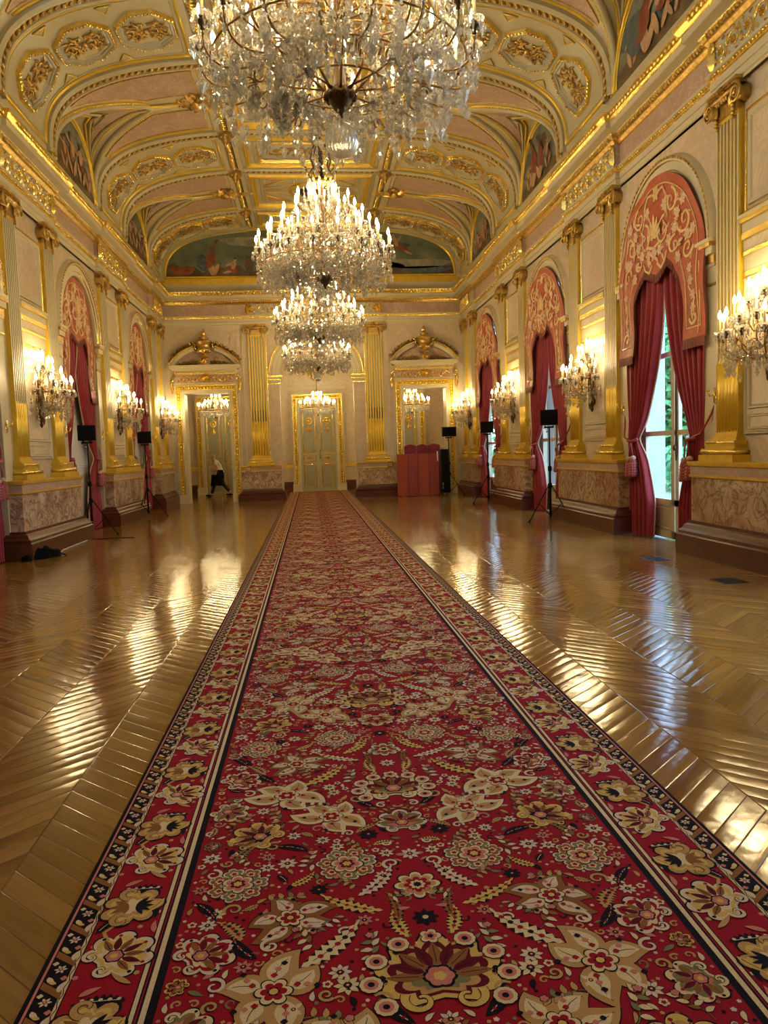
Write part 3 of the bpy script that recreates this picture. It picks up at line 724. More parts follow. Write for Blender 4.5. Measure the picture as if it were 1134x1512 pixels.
# ------------------------------------------------------------------ entablature
def ent_path(face):
    p = []
    for k in range(4):
        c = BLK[k]; a, b = c - HB - 0.34, c + HB + 0.34
        p += [(XW - 0.0, a), (face, a), (face, b), (XW - 0.0, b)]
    a = BLK[3] + P - HB - 0.34
    right = [(XW, YF)] + p + [(XW, a), (face, a)]
    yb = D - 0.02; yf = D - 0.10
    back = [(face, yb), (2.42, yb), (2.42, yf), (-2.42, yf), (-2.42, yb), (-face, yb)]
    left = [(-x, y) for x, y in reversed(right)]
    return right + back + left
EP = ent_path(W)
g = G()
prof = [(0, 6.08, 0), (0, 6.12, 0), (0.02, 6.13, 0), (0.02, 6.22, 1), (0.035, 6.23, 0), (0.035, 6.33, 2), (0.05, 6.34, 2), (0.065, 6.40, 0), (0.08, 6.41, 0), (0.08, 6.44, 2), (0.02, 6.46, 4),
        (0.02, 6.80, 2), (0.05, 6.81, 3), (0.09, 6.86, 2), (0.11, 6.88, 3), (0.13, 6.93, 2), (0.15, 6.94, 0), (0.15, 6.96, 0), (0.30, 6.97, 0), (0.30, 7.07, 2), (0.32, 7.08, 2), (0.37, 7.14, 2), (0.39, 7.19, 0), (0.36, 7.20, 0), (0.03, 7.24, 0), (0.03, 7.50, 5), (0.06, 7.50, 5), (0.06, 7.70, 5), (0.02, 7.72, 0), (-0.2, 7.72, 0)]
sweep_plan(g, EP, prof)
# rows of beads, egg and rope
def along(path, step, off):
    out = []
    for i in range(len(path) - 1):
        (x0, y0), (x1, y1) = path[i], path[i + 1]; L = math.hypot(x1 - x0, y1 - y0)
        if L < 0.2: continue
        nx, ny = -(y1 - y0) / L, (x1 - x0) / L; n = max(1, int((L) / step))
        for k in range(n):
            t_ = (k + 0.5) / n; yy = y0 + (y1 - y0) * t_
            if yy < 6.0: continue
            out.append((x0 + (x1 - x0) * t_ + nx * off, yy + ny * off, (x1 - x0) / L, (y1 - y0) / L))
    return out
for x, y, tx, ty in along(EP, 0.115, 0.375):
    m_ = Matrix(((tx, -ty, 0, x), (ty, tx, 0, y), (0, 0, 1, 7.13), (0, 0, 0, 1)))
    q = G(); q.ell((0, 0, 0), (0.045, 0.03, 0.05), 6, 4, 2); g.merge(q, m_)
for x, y, tx, ty in along(EP, 0.075, 0.125):
    m_ = Matrix(((tx, -ty, 0, x), (ty, tx, 0, y), (0, 0, 1, 6.905), (0, 0, 0, 1)))
    q = G(); q.tube([(-0.03, 0, -0.035), (0.03, 0, 0.035)], 0.017, 5, 3); g.merge(q, m_)
for x, y, tx, ty in along(EP, 0.07, 0.07):
    q = G(); q.ell((x, y, 6.375), (0.022, 0.022, 0.025), 5, 3, 2); g.merge(q)
ENT = struct(g.obj('trim_1', ['cream', 'cream_shade', 'gold', 'old_gold', 'pink_marble', 'gold_paint']))
# gilt scroll friezes
fr_side = rinceau(2.5, 0.32, 8, 0); fr_side.box(-1.3, 1.3, -0.006, 0, -0.17, 0.17, 1)
for s in (-1, 1): 
    leafr(fr_side, s * 1.28, -0.17, pi / 2, 0.34, 0.09, -0.02, 0, 0.07); relief(fr_side, spiral(s * 1.27, 0.1, 0.07, pi / 2, 1.1, s), 0.03, 0.015, -0.02, 0)
FRS = fr_side.mesh('frieze_relief', ['gold', 'coffer_grey'])
for sd in (-1, 1):
    for c in BLK[1:]: meshobj('frieze_relief', FRS, ENT, (sd * (W - 0.022), c, 6.63), (0, 0, -pi / 2 if sd > 0 else pi / 2))
    meshobj('frieze_relief', FRS, ENT, (sd * (W - 0.022), BLK[3] + P + 0.15, 6.63), (0, 0, -pi / 2 if sd > 0 else pi / 2), (0.62, 1, 1))
frb = rinceau(4.5, 0.32, 14, 0); frb.box(-2.3, 2.3, -0.006, 0, -0.17, 0.17, 1)
for s in (-1, 1): leafr(frb, s * 2.3, -0.17, pi / 2, 0.34, 0.09, -0.02, 0, 0.07); rosette(frb, s * 2.2, 0, 0.15, -0.02, 0, 7, 0.06)
frb.obj('frieze_relief', ['gold', 'coffer_grey'], ENT, (0, D - 0.125, 6.63))

# ------------------------------------------------------------------ ceiling
A0, B0, Z0, XF, ZF = 5.15, 1.83, 7.6, 2.05, 9.43
def zc(ax): return ZF if ax <= XF else Z0 + B0 * max(0.0, 1 - (ax / A0) ** 3) ** (1 / 3)
TAB = []
_n = 200; f0 = math.asin((XF / A0) ** 1.5)
for i in range(_n + 1):
    f = f0 + (pi / 2 - f0) * i / _n; TAB.append([A0 * sin(f) ** (2 / 3), Z0 + B0 * max(0.0, cos(f)) ** (2 / 3), 0.0])
TAB[-1][1] = Z0
for i in range(1, _n + 1): TAB[i][2] = TAB[i - 1][2] + math.hypot(TAB[i][0] - TAB[i - 1][0], TAB[i][1] - TAB[i - 1][1])
SL = TAB[-1][2]
def prof_at(s):
    if s <= 0: 
        return XF + s, ZF, 0.0, -1.0      # continue on the flat
    s = min(s, SL - 1e-6); lo, hi = 0, _n
    while hi - lo > 1:
        m_ = (lo + hi) // 2
        if TAB[m_][2] <= s: lo = m_
        else: hi = m_
    a, b = TAB[lo], TAB[hi]; t_ = (s - a[2]) / max(1e-9, b[2] - a[2])
    dx, dz = b[0] - a[0], b[1] - a[1]; l = math.hypot(dx, dz)
    return a[0] + dx * t_, a[1] + dz * t_, dz / l, -dx / l
def Mp(s, y, h, sd):
    x, z, nx, nz = prof_at(s); return (sd * (x + nx * h), y, z + nz * h)
def s_of_x(x):
    for i in range(_n):
        if TAB[i + 1][0] >= x: return TAB[i][2] + (TAB[i + 1][2] - TAB[i][2]) * (x - TAB[i][0]) / max(1e-9, TAB[i + 1][0] - TAB[i][0])
    return SL
SB = 1.27                      # half width of a band
W0 = 1.50                      # half width of a lunette
XBOSS = 2.50
def Hx(x): return 1.38 + (zc(XBOSS) - Z0 - 1.38) * (A0 - x) / (A0 - XBOSS)
GR = []                        # groin : (theta, x, z, s, y)
for i in range(25):
    th = (pi / 2) * (1 - (1 - i / 24) ** 2.2); lo, hi = XBOSS, A0
    if i == 24: xg = XBOSS
    elif i == 0: xg = A0
    else:
        for _ in range(40):
            m_ = (lo + hi) / 2
            if zc(m_) - Z0 > Hx(m_) * sin(th): lo = m_
            else: hi = m_
        xg = lo
    GR.append((th, xg, zc(xg) if i else Z0, s_of_x(xg) if i else SL, W0 * cos(th)))
g = G()
def strip_s(y0, y1, s0, s1, sd, mat=0, n=24, h=0.0):
    g.strip([Mp(s0 + (s1 - s0) * i / n, y0, h, sd) for i in range(n + 1)], [Mp(s0 + (s1 - s0) * i / n, y1, h, sd) for i in range(n + 1)], mat, True)
bands = [(BLK[k] - SB, BLK[k] + SB) for k in range(4)] + [(BLK[3] + P - SB, D + 0.02)]
bays = []
prev = YF
for a, b in bands:
    bays.append((prev, a)); prev = b
for sd in (-1, 1):
    for a, b in bands: strip_s(a, b, 0, SL, sd, 0, 36)
    a, b = bays[0]; strip_s(a, b, 0, SL, sd, 0, 30)
    for a, b in bays[1:]:
        c = (a + b) / 2
        sb = GR[-1][3]; strip_s(a, b, 0, sb, sd, 0, 4)
        for q, e_ in ((-1, a), (1, b)):
            FS = []
            for r0_, r1_ in zip(GR, GR[1:]):
                m_ = max(1, int(abs(r0_[3] - r1_[3]) / 0.06))
                FS += [(r0_[3] + (r1_[3] - r0_[3]) * k / m_, r0_[4] + (r1_[4] - r0_[4]) * k / m_) for k in range(m_)]
            FS.append((GR[-1][3], GR[-1][4]))
            g.strip([Mp(f_[0], c + q * f_[1], 0, sd) for f_ in FS], [Mp(f_[0], e_, 0, sd) for f_ in FS], 0, True)
        for q in (-1, 1):
            for i in range(24):
                r0_, r1_ = GR[i], GR[i + 1]
                def col(r_): return [(sd * (A0 + (r_[1] - A0) * j / 8), c + q * r_[4], Z0 + Hx(A0 + (r_[1] - A0) * j / 8) * sin(r_[0])) for j in range(9)]
                g.strip(col(r0_), col(r1_), 0, True)
g.poly([(-XF, YF, ZF), (XF, YF, ZF), (XF, D, ZF), (-XF, D, ZF)], 0)
for sd in (-1, 1):
    g.poly([(sd * A0, YF, 7.4), (sd * A0, D, 7.4), (sd * A0, D, Z0 + .02), (sd * A0, YF, Z0 + .02)], 0)
# outer roof keeps the daylight out
g.box(-8.2, 6.3, YF - 0.2, DG + 0.3, 10.2, 10.4, 0)
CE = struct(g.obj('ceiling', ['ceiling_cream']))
# transverse ribs, longitudinal beams
def full_pts(n=30):
    L_ = [(-1, SL * (1 - i / n)) for i in range(n + 1)] + [(1, SL * i / n) for i in range(n + 1)]
    return L_
def rib(g, y, hw, pr):
    for (d0, h0, m0), (d1, h1, _) in zip(pr, pr[1:]):
        g.strip([Mp(s, y + d0, h0, sd) for sd, s in full_pts()], [Mp(s, y + d1, h1, sd) for sd, s in full_pts()], m0, True)
edges = []
for a, b in bands: edges += [a, b]
edges = [y for y in edges if 6 < y < D - 0.3]
def ribset(y):
    g = G(); rib(g, y, .17, [(-.19, 0, 0), (-.19, .07, 0), (-.12, .10, 0), (-.085, .10, 2), (-.07, .06, 2), (.07, .06, 0), (.085, .10, 0), (.12, .10, 0), (.19, .07, 0), (.19, 0, 0)])
    for sd in (-1, 1):
        n = int(SL / 0.13)
        for i in range(n):
            s = SL * (i + .5) / n; x, z, nx, nz = prof_at(s)
            a_ = Mp(s - 0.05, y - 0.045, 0.075, sd); b_ = Mp(s + 0.05, y + 0.045, 0.075, sd); m_ = Mp(s, y, 0.095, sd)
            g.tube([a_, m_, b_], [0.018, 0.032, 0.018], 5, 1)
        for i in range(14):
            s = -(i + .5) * 0.145; g.tube([Mp(s - 0.05, y - .045, .075, sd), Mp(s, y, .09, sd), Mp(s + 0.05, y + .045, .075, sd)], [0.018, 0.03, 0.018], 5, 1)
    return g
for y in edges: ribset(y).obj('rib', ['ceiling_cream', 'old_gold', 'gold_paint'], CE)
g = G()                           # end arch against the tympanum
for (d0, h0, m0), (d1, h1, _) in zip([(-.30, 0, 0), (-.30, .08, 0), (-.18, .10, 1), (-.12, .12, 1), (-.03, .10, 0), (0, .16, 0)], [(-.30, .08, 0), (-.18, .10, 1), (-.12, .12, 1), (-.03, .10, 0), (0, .16, 0), (0, .16, 0)]):
    g.strip([Mp(s, D + d0, h0, sd) for sd, s in full_pts()], [Mp(s, D + d1, h1, sd) for sd, s in full_pts()], m0, True)
g.obj('end_arch', ['ceiling_cream', 'gold_paint'], CE)
for sd in (-1, 1):
    g = G(); x = sd * 2.06
    for o in (-0.17, 0.17): g.box(x + o - 0.06, x + o + 0.06, 6, D, ZF - 0.10, ZF + 0.01, 0)
    g.box(x - 0.12, x + 0.12, 6, D, ZF - 0.03, ZF + 0.01, 2)
    y = 6.1
    while y < D - 0.1:
        if all(abs(y - q) > 0.2 for q in edges):
            g.tube([(x - 0.09, y - 0.035, ZF - 0.05), (x, y, ZF - 0.085), (x + 0.09, y + 0.035, ZF - 0.05)], [0.022, 0.035, 0.022], 5, 1)
        y += 0.105
    g.obj('beam', ['ceiling_cream', 'gold', 'gold_paint'], CE)
# pendants
g = G(); g.box(-0.17, 0.17, -0.17, 0.17, -0.10, 0.02, 0)
g.lathe([(0.155, -0.10), (0.165, -0.12), (0.12, -0.15), (0.13, -0.17), (0.085, -0.20), (0.095, -0.22), (0.05, -0.26), (0.055, -0.28), (0.02, -0.33), (0.0, -0.35)], 10, (0, 0, 0), 0)
for i in range(8): g.ell((0.13 * cos(i * pi / 4), 0.13 * sin(i * pi / 4), -0.13), (0.035, 0.035, 0.05), 5, 4, 0)
PM = g.mesh('pendant', ['old_gold'])
for y in edges:
    for sd in (-1, 1): meshobj('pendant', PM, CE, (sd * 2.06, y, ZF - 0.05))
# bosses at the tips of the lunettes
g = G()
rosette(g, 0, 0, 0.30, 0, 0, 9, 0.08); g.ell((0, -0.06, 0), (0.12, 0.09, 0.12), 10, 6, 0)
for i in range(7):
    a = 2 * pi * i / 7; relief(g, spiral(0.24 * cos(a), 0.24 * sin(a), 0.09, a, 1.1, 1 if i % 2 else -1, 12), 0.035, 0.015, 0, 0, 5)
leafr(g, 0.2, 0, 0, 0.45, 0.09, 0, 0, 0.06); leafr(g, -0.2, 0, pi, 0.35, 0.09, 0, 0, 0.06)
BM = g.mesh('boss', ['old_gold'])
for a, b in bays[1:]:
    c = (a + b) / 2
    if c < 7: continue
    for sd in (-1, 1): meshobj('boss', BM, CE, (sd * 2.50, c, ZF - 0.09), (pi / 2, 0, 0), (1.25, 1.25, 1.25))
# octagonal coffers of the bands
def octo(g, sc, yc, sd, a, b):
    def ring(a_, b_, h):
        cx_, cy_ = a_ - b_ * 0.55, b_ * 0.45; out = []
        C_ = [(-cx_, -b_), (cx_, -b_), (a_, -cy_), (a_, cy_), (cx_, b_), (-cx_, b_), (-a_, cy_), (-a_, -cy_)]
        for i in range(8):
            p, q = C_[i], C_[(i + 1) % 8]
            for k in range(3): out.append(Mp(sc + p[0] + (q[0] - p[0]) * k / 3, yc + p[1] + (q[1] - p[1]) * k / 3, h, sd))
        return out
    st = [(0, 0.0, 1), (0.015, 0.06, 1), (0.045, 0.075, 2), (0.065, 0.04, 3), (0.10, 0.05, 2), (0.115, 0.02, 3), (0.155, 0.03, 2), (0.185, 0.01, 0)]
    rs = [ring(a - o, b - o, h) for o, h, _ in st]
    for i in range(len(st) - 1): g.strip(rs[i], rs[i + 1], st[i][2], False, True)
    c_ = Mp(sc, yc, 0.02, sd); o_ = len(g.v); g.v.append(c_); g.v.extend(rs[-1]); k = len(rs[-1])
    for i in range(k): g.f.append((o_, o_ + 1 + i, o_ + 1 + (i + 1) % k)); g.m.append(2); g.sm.append(False)
    R = ring(a - 0.03, b - 0.03, 0.07)
    for i in range(len(R)):
        p, q = Vector(R[i]), Vector(R[(i + 1) % len(R)])
        for k in range(2):
            v = p.lerp(q, (k + .5) / 2); g.ell(tuple(v), (0.026, 0.026, 0.026), 5, 3, 1)
    # gilt relief
    def rel(pts, r0, r1):
        k = len(pts); g.tube([Mp(sc + x, yc + y_, 0.03, sd) for x, y_ in pts], [r0 + (r1 - r0) * i / (k - 1) for i in range(k)], 5, 4)
    for q in (-1, 1):
        for w in (-1, 1):
            rel(spiral(q * (a * 0.42), w * b * 0.20, b * 0.21, pi / 2 * w, 1.3, q * w, 16), 0.030, 0.014)
            rel(spiral(q * (a * 0.16), w * b * 0.26, b * 0.15, -pi / 2 * w, 1.2, q * w, 14), 0.028, 0.012)
            for k in range(6):
                an = k * 1.05 + 0.3; x0, y0 = q * a * 0.40, w * b * 0.20
                g.tube([Mp(sc + x0 + 0.5 * b * 0.25 * cos(an), yc + y0 + 0.5 * b * .25 * sin(an), 0.03, sd), Mp(sc + x0 + b * 0.25 * cos(an), yc + y0 + b * 0.25 * sin(an), 0.055, sd), Mp(sc + x0 + b * 0.36 * cos(an + .3), yc + y0 + b * .36 * sin(an + .3), 0.02, sd)], [0.012, 0.026, 0.006], 5, 4)
    x, z, nx, nz = prof_at(sc); g.ell(Mp(sc, yc, 0.05, sd), (0.06, 0.06, 0.06), 8, 5, 4)
CM = ['ceiling_cream', 'gold', 'ceiling_cream', 'coffer_grey', 'old_gold', 'gold_paint']
for bi, (a, b) in enumerate(bands):
    if b < 7: continue
    for sd in (-1, 1):
        c = (a + b) / 2; hw = (b - a) / 2 - 0.28; Ls = SL - 0.35 - 0.30
        for k in range(3):
            g = G(); sc = 0.34 + Ls * (k + 0.5) / 3; octo(g, sc, c, sd, Ls / 6 - 0.03, min(0.60, hw - 0.1)); g.obj('coffer', CM, CE)
        # gilt border of the band, small triangles
        g = G(); S0, S1 = 0.27, SL - 0.12
        for w, h, mm, o in ((0.05, 0.05, 5, 0.0), (0.02, 0.03, 5, 0.09)):
            for yy in (c - hw - 0.02 + o, c + hw + 0.02 - o): 
                g.tube([Mp(S0 + o + (S1 - S0 - 2 * o) * i / 30, yy, 0.005, sd) for i in range(31)], w * 0.8, 6, 1 if o == 0 else 0)
            for ss in (S0 + o, S1 - o): g.tube([Mp(ss, c - hw - 0.02 + o, 0.005, sd), Mp(ss, c + hw + 0.02 - o, 0.005, sd)], w * 0.8, 6, 1 if o == 0 else 0)
        for k in range(1, 3):
            sc = 0.34 + Ls * k / 3
            for q in (-1, 1):
                T = [(sc - 0.13, c + q * (hw - 0.12)), (sc + 0.13, c + q * (hw - 0.12)), (sc, c + q * (hw - 0.32))]
                g.poly([Mp(p[0], p[1], 0.018, sd) for p in T], 2)
                for i in range(3): g.tube([Mp(*T[i], 0.02, sd), Mp(*T[(i + 1) % 3], 0.02, sd)], 0.014, 5, 1)
        g.obj('band_moulding', ['ceiling_cream', 'gold_paint', 'cream_shade'], CE)
# flat part of the bands : oblong coffers, and of the bays : square coffers with a ring
def hframe(g, x0, x1, y0, y1, w, h, z, mat):
    prev = None; xs = (x0, x1, x1, x0); ys = (y0, y0, y1, y1); sx = (1, -1, -1, 1); sy = (1, 1, -1, -1)
    for t_, hh in ((0, 0), (0.2, h), (0.5, h * 0.5), (0.8, h * 0.8), (1, 0)):
        ring = [(xs[i] + sx[i] * w * t_, ys[i] + sy[i] * w * t_, z - hh) for i in range(4)]
        if prev: g.strip(prev, ring, mat, False, True)
        prev = ring
zf = ZF - 0.004
for a, b in bands:
    if b < 7: continue
    a2, b2 = a + 0.32, min(b - 0.32, D - 0.35)
    g = G(); hframe(g, -1.72, 1.72, a2, b2, 0.12, 0.09, zf, 1); hframe(g, -1.5, 1.5, a2 + 0.2, b2 - 0.2, 0.05, 0.05, zf, 0)
    hframe(g, -1.38, 1.38, a2 + 0.30, b2 - 0.30, 0.09, 0.07, zf, 2); hframe(g, -1.25, 1.25, a2 + 0.42, b2 - 0.42, 0.05, 0.03, zf, 3)
    yc = (a2 + b2) / 2; hh = (b2 - a2) / 2 - 0.52
    g.poly([(-1.2, yc - hh, zf - .004), (1.2, yc - hh, zf - .004), (1.2, yc + hh, zf - .004), (-1.2, yc + hh, zf - .004)], 3)
    q = rinceau(2.3, min(0.62, hh * 1.9), 4, 4); g.merge(q, Matrix.Translation((0, yc, zf)) @ Matrix.Rotation(pi / 2, 4, 'X'), 0)
    g.obj('ceiling_panel', ['ceiling_cream', 'gold_paint', 'gold', 'coffer_grey', 'old_gold'], CE)
for a, b in bays[1:]:
    if b < 8: continue
    a2, b2 = a + 0.30, b - 0.30; c = (a + b) / 2; hy = (b2 - a2) / 2
    g = G(); hframe(g, -1.74, 1.74, a2, b2, 0.16, 0.10, zf, 1); hframe(g, -1.46, 1.46, a2 + 0.26, b2 - 0.26, 0.07, 0.05, zf, 0)
    for sx in (-1, 1):
        for sy in (-1, 1):
            T = [(sx * 1.32, c + sy * 1.0), (sx * 0.62, c + sy * 1.0), (sx * 1.32, c + sy * 0.42)]
            g.poly([(p[0], p[1], zf - 0.006) for p in T], 2)
            for i in range(3): g.tube([(*T[i], zf - 0.01), (*T[(i + 1) % 3], zf - 0.01)], 0.028, 5, 1)
            g.tube([(sx * 1.4, c + sy * 0.28, zf), (sx * 0.95, c + sy * 0.28, zf), (sx * 0.48, c + sy * 0.62, zf), (sx * 0.48, c + sy * 1.05, zf)], 0.045, 6, 0)
            g.tube([(sx * 1.4, c + sy * 0.20, zf), (sx * 0.9, c + sy * 0.20, zf), (sx * 0.40, c + sy * 0.56, zf), (sx * 0.40, c + sy * 1.05, zf)], 0.02, 5, 1)
        g.poly([(sx * 1.32, c - 0.12, zf - .006), (sx * 0.9, c - 0.12, zf - .006), (sx * 0.9, c + 0.12, zf - .006), (sx * 1.32, c + 0.12, zf - .006)], 2)
    for r0_, h_, mm in ((0.62, 0.05, 1), (0.50, 0.07, 0), (0.40, 0.05, 1)):
        g.tube([(r0_ * cos(2 * pi * i / 32), c + r0_ * sin(2 * pi * i / 32), zf - 0.01) for i in range(32)], h_, 6, mm, True)
    g.lathe([(0.36, 0), (0.30, -0.12), (0.24, -0.13), (0.0, -0.10)], 24, (0, c, zf), 3)
    for i in range(20): g.ell((0.55 * cos(2 * pi * i / 20), c + 0.55 * sin(2 * pi * i / 20), zf - 0.03), (0.035, 0.035, 0.03), 5, 3, 1)
    g.obj('ceiling_panel', ['ceiling_cream', 'gold_paint', 'pink_marble', 'bronze'], CE)
    for sd in (-1, 1):
        # groin ribs, pink spandrel panels, panels inside the lunette vault
        g = G()
        for q in (-1, 1):
            for o, rr, mm in ((0.0, 0.065, 0), (0.11, 0.03, 1)):
                g.tube([Mp(r_[3], c + q * (r_[4] + o), 0.01, sd) for r_ in GR[:-1]], rr, 6, mm)
            for i in range(44):
                t_ = (i + 0.5) / 44 * 22; k = int(t_); fr = t_ - k; r0_, r1_ = GR[k], GR[k + 1]
                g.ell(Mp(r0_[3] * (1 - fr) + r1_[3] * fr, c + q * (r0_[4] * (1 - fr) + r1_[4] * fr + 0.11), 0.03, sd), (0.026, 0.026, 0.026), 5, 3, 1)
            A_, B_ = [], []
            ye = c + q * ((b - a) / 2 - 0.19 - 0.16)
            for s_i in [0.36 + 0.07 * i for i in range(60)]:
                if s_i > SL - 0.3: break
                yg = None
                if s_i < GR[-1][3] + 0.0: yg = 0.0
                else:
                    for k in range(24):
                        if GR[k][3] >= s_i >= GR[k + 1][3]:
                            t_ = (s_i - GR[k + 1][3]) / max(1e-6, GR[k][3] - GR[k + 1][3]); yg = GR[k + 1][4] + (GR[k][4] - GR[k + 1][4]) * t_; break
                yg = max((yg or 0.0) + 0.27, 0.36)
                if abs(ye - c) - yg < 0.03: break
                A_.append(Mp(s_i, c + q * yg, 0.008, sd)); B_.append(Mp(s_i, ye, 0.008, sd))
            if len(A_) > 2:
                g.strip(A_, B_, 2, True)
                g.tube(A_ + B_[::-1], 0.016, 5, 3, True)
            s1 = 3.0
            yo = c + q * ((b - a) / 2 - 0.19 - 0.06)
            g.tube([Mp(0.24 + 2.6 * i / 20, yo, 0.005, sd) for i in range(21)], 0.03, 6, 1)
        g.tube([Mp(0.24, a + 0.25, 0.005, sd), Mp(0.24, b - 0.25, 0.005, sd)], 0.03, 6, 1)
        def In(th, q_, h=0.015):
            # point on the lunette vault; th 0..pi, q_ 0 wall..1 groin
            t2 = th if th <= pi / 2 else pi - th; k = 24 * (1 - max(0.0, 1 - t2 / (pi / 2)) ** (1 / 2.2)); i = min(23, int(k)); fr = k - i
            xg = GR[i][1] * (1 - fr) + GR[i + 1][1] * fr; x = A0 + (xg - A0) * q_
            return (sd * x, c + W0 * cos(th) * (1 - h / 1.5), Z0 + Hx(x) * sin(th) - h)
        def line(pts, rr, mm): g.tube(pts, rr, 5, mm, False)
        tri = [In(pi / 2 + 0.62 * (1 - i / 10) * 1.0, 0.30 + 0.5 * i / 10) for i in range(11)] + [In(pi / 2 - 0.62 * i / 10, 0.80 - 0.5 * i / 10) for i in range(11)]
        for off, rr, mm in ((0.0, 0.02, 3), (0.16, 0.035, 0), (0.26, 0.018, 3), (0.40, 0.03, 1)):
            line([In(pi / 2 + (0.66 + off * 1.25) * (1 - i / 14), 0.28 - off * 0.35 + (0.50 + off * 0.62) * i / 14) for i in range(15)], rr, mm)
            line([In(pi / 2 - (0.66 + off * 1.25) * (1 - i / 14), 0.28 - off * 0.35 + (0.50 + off * 0.62) * i / 14) for i in range(15)], rr, mm)
            line([In(pi / 2 + (0.66 + off * 1.25) * (1 - i / 7), 0.28 - off * 0.35) for i in range(15)], rr, mm)
        for i in range(12):
            f0_, f1_ = i / 12, (i + 1) / 12
            g.strip([In(pi / 2 + 0.64 * (1 - f0_) * w, 0.28 + 0.5 * f0_, 0.01) for w in (-1, -.5, 0, .5, 1)], [In(pi / 2 + 0.64 * (1 - f1_) * w, 0.28 + 0.5 * f1_, 0.01) for w in (-1, -.5, 0, .5, 1)], 2)
        g.obj('vault_moulding', ['ceiling_cream', 'gold_paint', 'pink_marble', 'old_gold'], CE)

# ------------------------------------------------------------------ painted lunettes (generic allegorical figures)
def fig(g, x, z, h, kind, fl=1, k=0, wd=1.0):
    # little painted nude/draped figure of ellipses; front at -y
    def el(cx, cz, rx, rz, a, mat):
        nonlocal k
        k += 1; c_, s_ = cos(a), sin(a)
        g.poly([(x + wd * fl * ((cx * h) + (rx * h * cos(t_)) * c_ - (rz * h * sin(t_)) * s_), -0.0015 * k, z + cz * h + (rx * h * cos(t_)) * s_ + (rz * h * sin(t_)) * c_) for t_ in [2 * pi * i / 14 for i in range(14)]], mat)
    if kind == 0:      # striding, arm out
        el(-0.10, 0.20, 0.06, 0.22, 0.35, 2); el(0.16, 0.20, 0.06, 0.22, -0.5, 2); el(0.05, 0.42, 0.12, 0.13, 0, 4); el(0.0, 0.60, 0.10, 0.19, -0.2, 2); el(0.05, 0.86, 0.06, 0.075, 0, 2); el(0.04, 0.90, 0.065, 0.05, 0, 3)
        el(0.22, 0.70, 0.17, 0.035, 0.3, 2); el(-0.16, 0.62, 0.14, 0.035, 0.9, 2)
    elif kind == 1:    # seated / kneeling
        el(0.0, 0.18, 0.26, 0.15, 0.1, 4); el(0.22, 0.10, 0.2, 0.06, -0.2, 2); el(-0.08, 0.42, 0.11, 0.2, 0.3, 2); el(-0.16, 0.66, 0.07, 0.08, 0, 2); el(-0.16, 0.71, 0.075, 0.05, 0, 3); el(0.10, 0.46, 0.2, 0.035, -0.4, 2)
    elif kind == 2:    # red draped, hammer raised
        el(-0.25, 0.35, 0.2, 0.3, 0.5, 5); el(0.0, 0.2, 0.10, 0.26, 0.2, 2); el(0.16, 0.14, 0.07, 0.2, -0.4, 2); el(0.0, 0.5, 0.15, 0.24, -0.2, 4); el(0.05, 0.78, 0.065, 0.08, 0, 3); el(0.12, 0.9, 0.035, 0.17, -0.6, 4); el(0.2, 1.05, 0.08, 0.03, 0.4, 3); el(-0.02, 0.32, 0.2, 0.1, 0.6, 4)
    else:              # flying, reclining
        el(0.0, 0.3, 0.42, 0.13, -0.5, 4); el(-0.18, 0.52, 0.10, 0.2, 0.4, 2); el(-0.28, 0.76, 0.06, 0.075, 0, 2); el(-0.38, 0.62, 0.18, 0.03, 0.3, 2); el(0.32, 0.08, 0.2, 0.05, -0.4, 2); el(-0.05, 0.62, 0.2, 0.03, 0.9, 2)
MURM = ['mural_sky', 'mural_ground', 'mural_skin', 'mural_rock', 'mural_drape', 'mural_blue', 'mural_cloud', 'gold_paint']
g = G()
def tymp(scale, zb):
    out = []
    for i in range(-30, 31):
        s = SL * (abs(i) / 30) ** 0.8
        x, z, nx, nz = prof_at(s) if i else (0, ZF, 0, -1)
        out.append(((1 if i > 0 else -1) * x * scale if i else 0.0, zb + (z - zb) * scale))
    return [p for p in out if p[1] > zb]
o_ = tymp(0.975, 7.74); g.prism([(a, b) for a, b in o_] + [(o_[-1][0], 7.74), (o_[0][0], 7.74)], -0.001, 0.02, 0)
gr = [(-5.0, 7.76)] + [(-5.0 + 10 * i / 40, 7.98 + 0.10 * sin(i * 0.9) + 0.08 * sin(i * 2.1) + 0.12 * (abs(i - 20) / 20)) for i in range(41)] + [(5.0, 7.76)]
g.poly([(a, -0.003, b) for a, b in gr], 1)
for cx_, cz_, rx, rz_, mm in ((-1.9, 8.95, 1.2, 0.16, 6), (3.6, 8.15, 1.3, 0.16, 6), (2.6, 8.75, 0.9, 0.14, 5), (4.0, 7.95, 0.9, 0.12, 5), (2.2, 8.0, 1.0, 0.25, 3), (-4.4, 8.0, 0.4, 0.16, 4), (-2.15, 8.15, 0.16, 0.36, 3), (1.5, 8.4, 0.5, 0.45, 1)):
    g.poly([(cx_ + rx * cos(t_) * (1 + 0.12 * sin(5 * t_)), -0.004, cz_ + rz_ * sin(t_) * (1 + 0.15 * sin(3 * t_))) for t_ in [2 * pi * i / 24 for i in range(24)]], mm)
fig(g, -3.45, 7.86, 1.05, 2, 1, 4); fig(g, -2.75, 7.84, 0.75, 1, -1, 6); fig(g, -1.45, 7.84, 1.05, 0, -1, 8); fig(g, -0.8, 7.86, 1.2, 0, 1, 10); fig(g, 0.4, 7.86, 1.0, 1, 1, 12)
fig(g, 2.3, 7.84, 0.75, 1, 1, 4); fig(g, 3.1, 8.45, 0.85, 3, 1, 6); fig(g, 1.4, 7.86, 1.0, 0, 1, 12)
MB_ = thing('mural', 'wide arched painting of draped figures above the back wall cornice', 'mural', (0, D - 0.02, 7.74)); q = g.obj('painted_scene', MURM, MB_, (0, 0, -7.74))
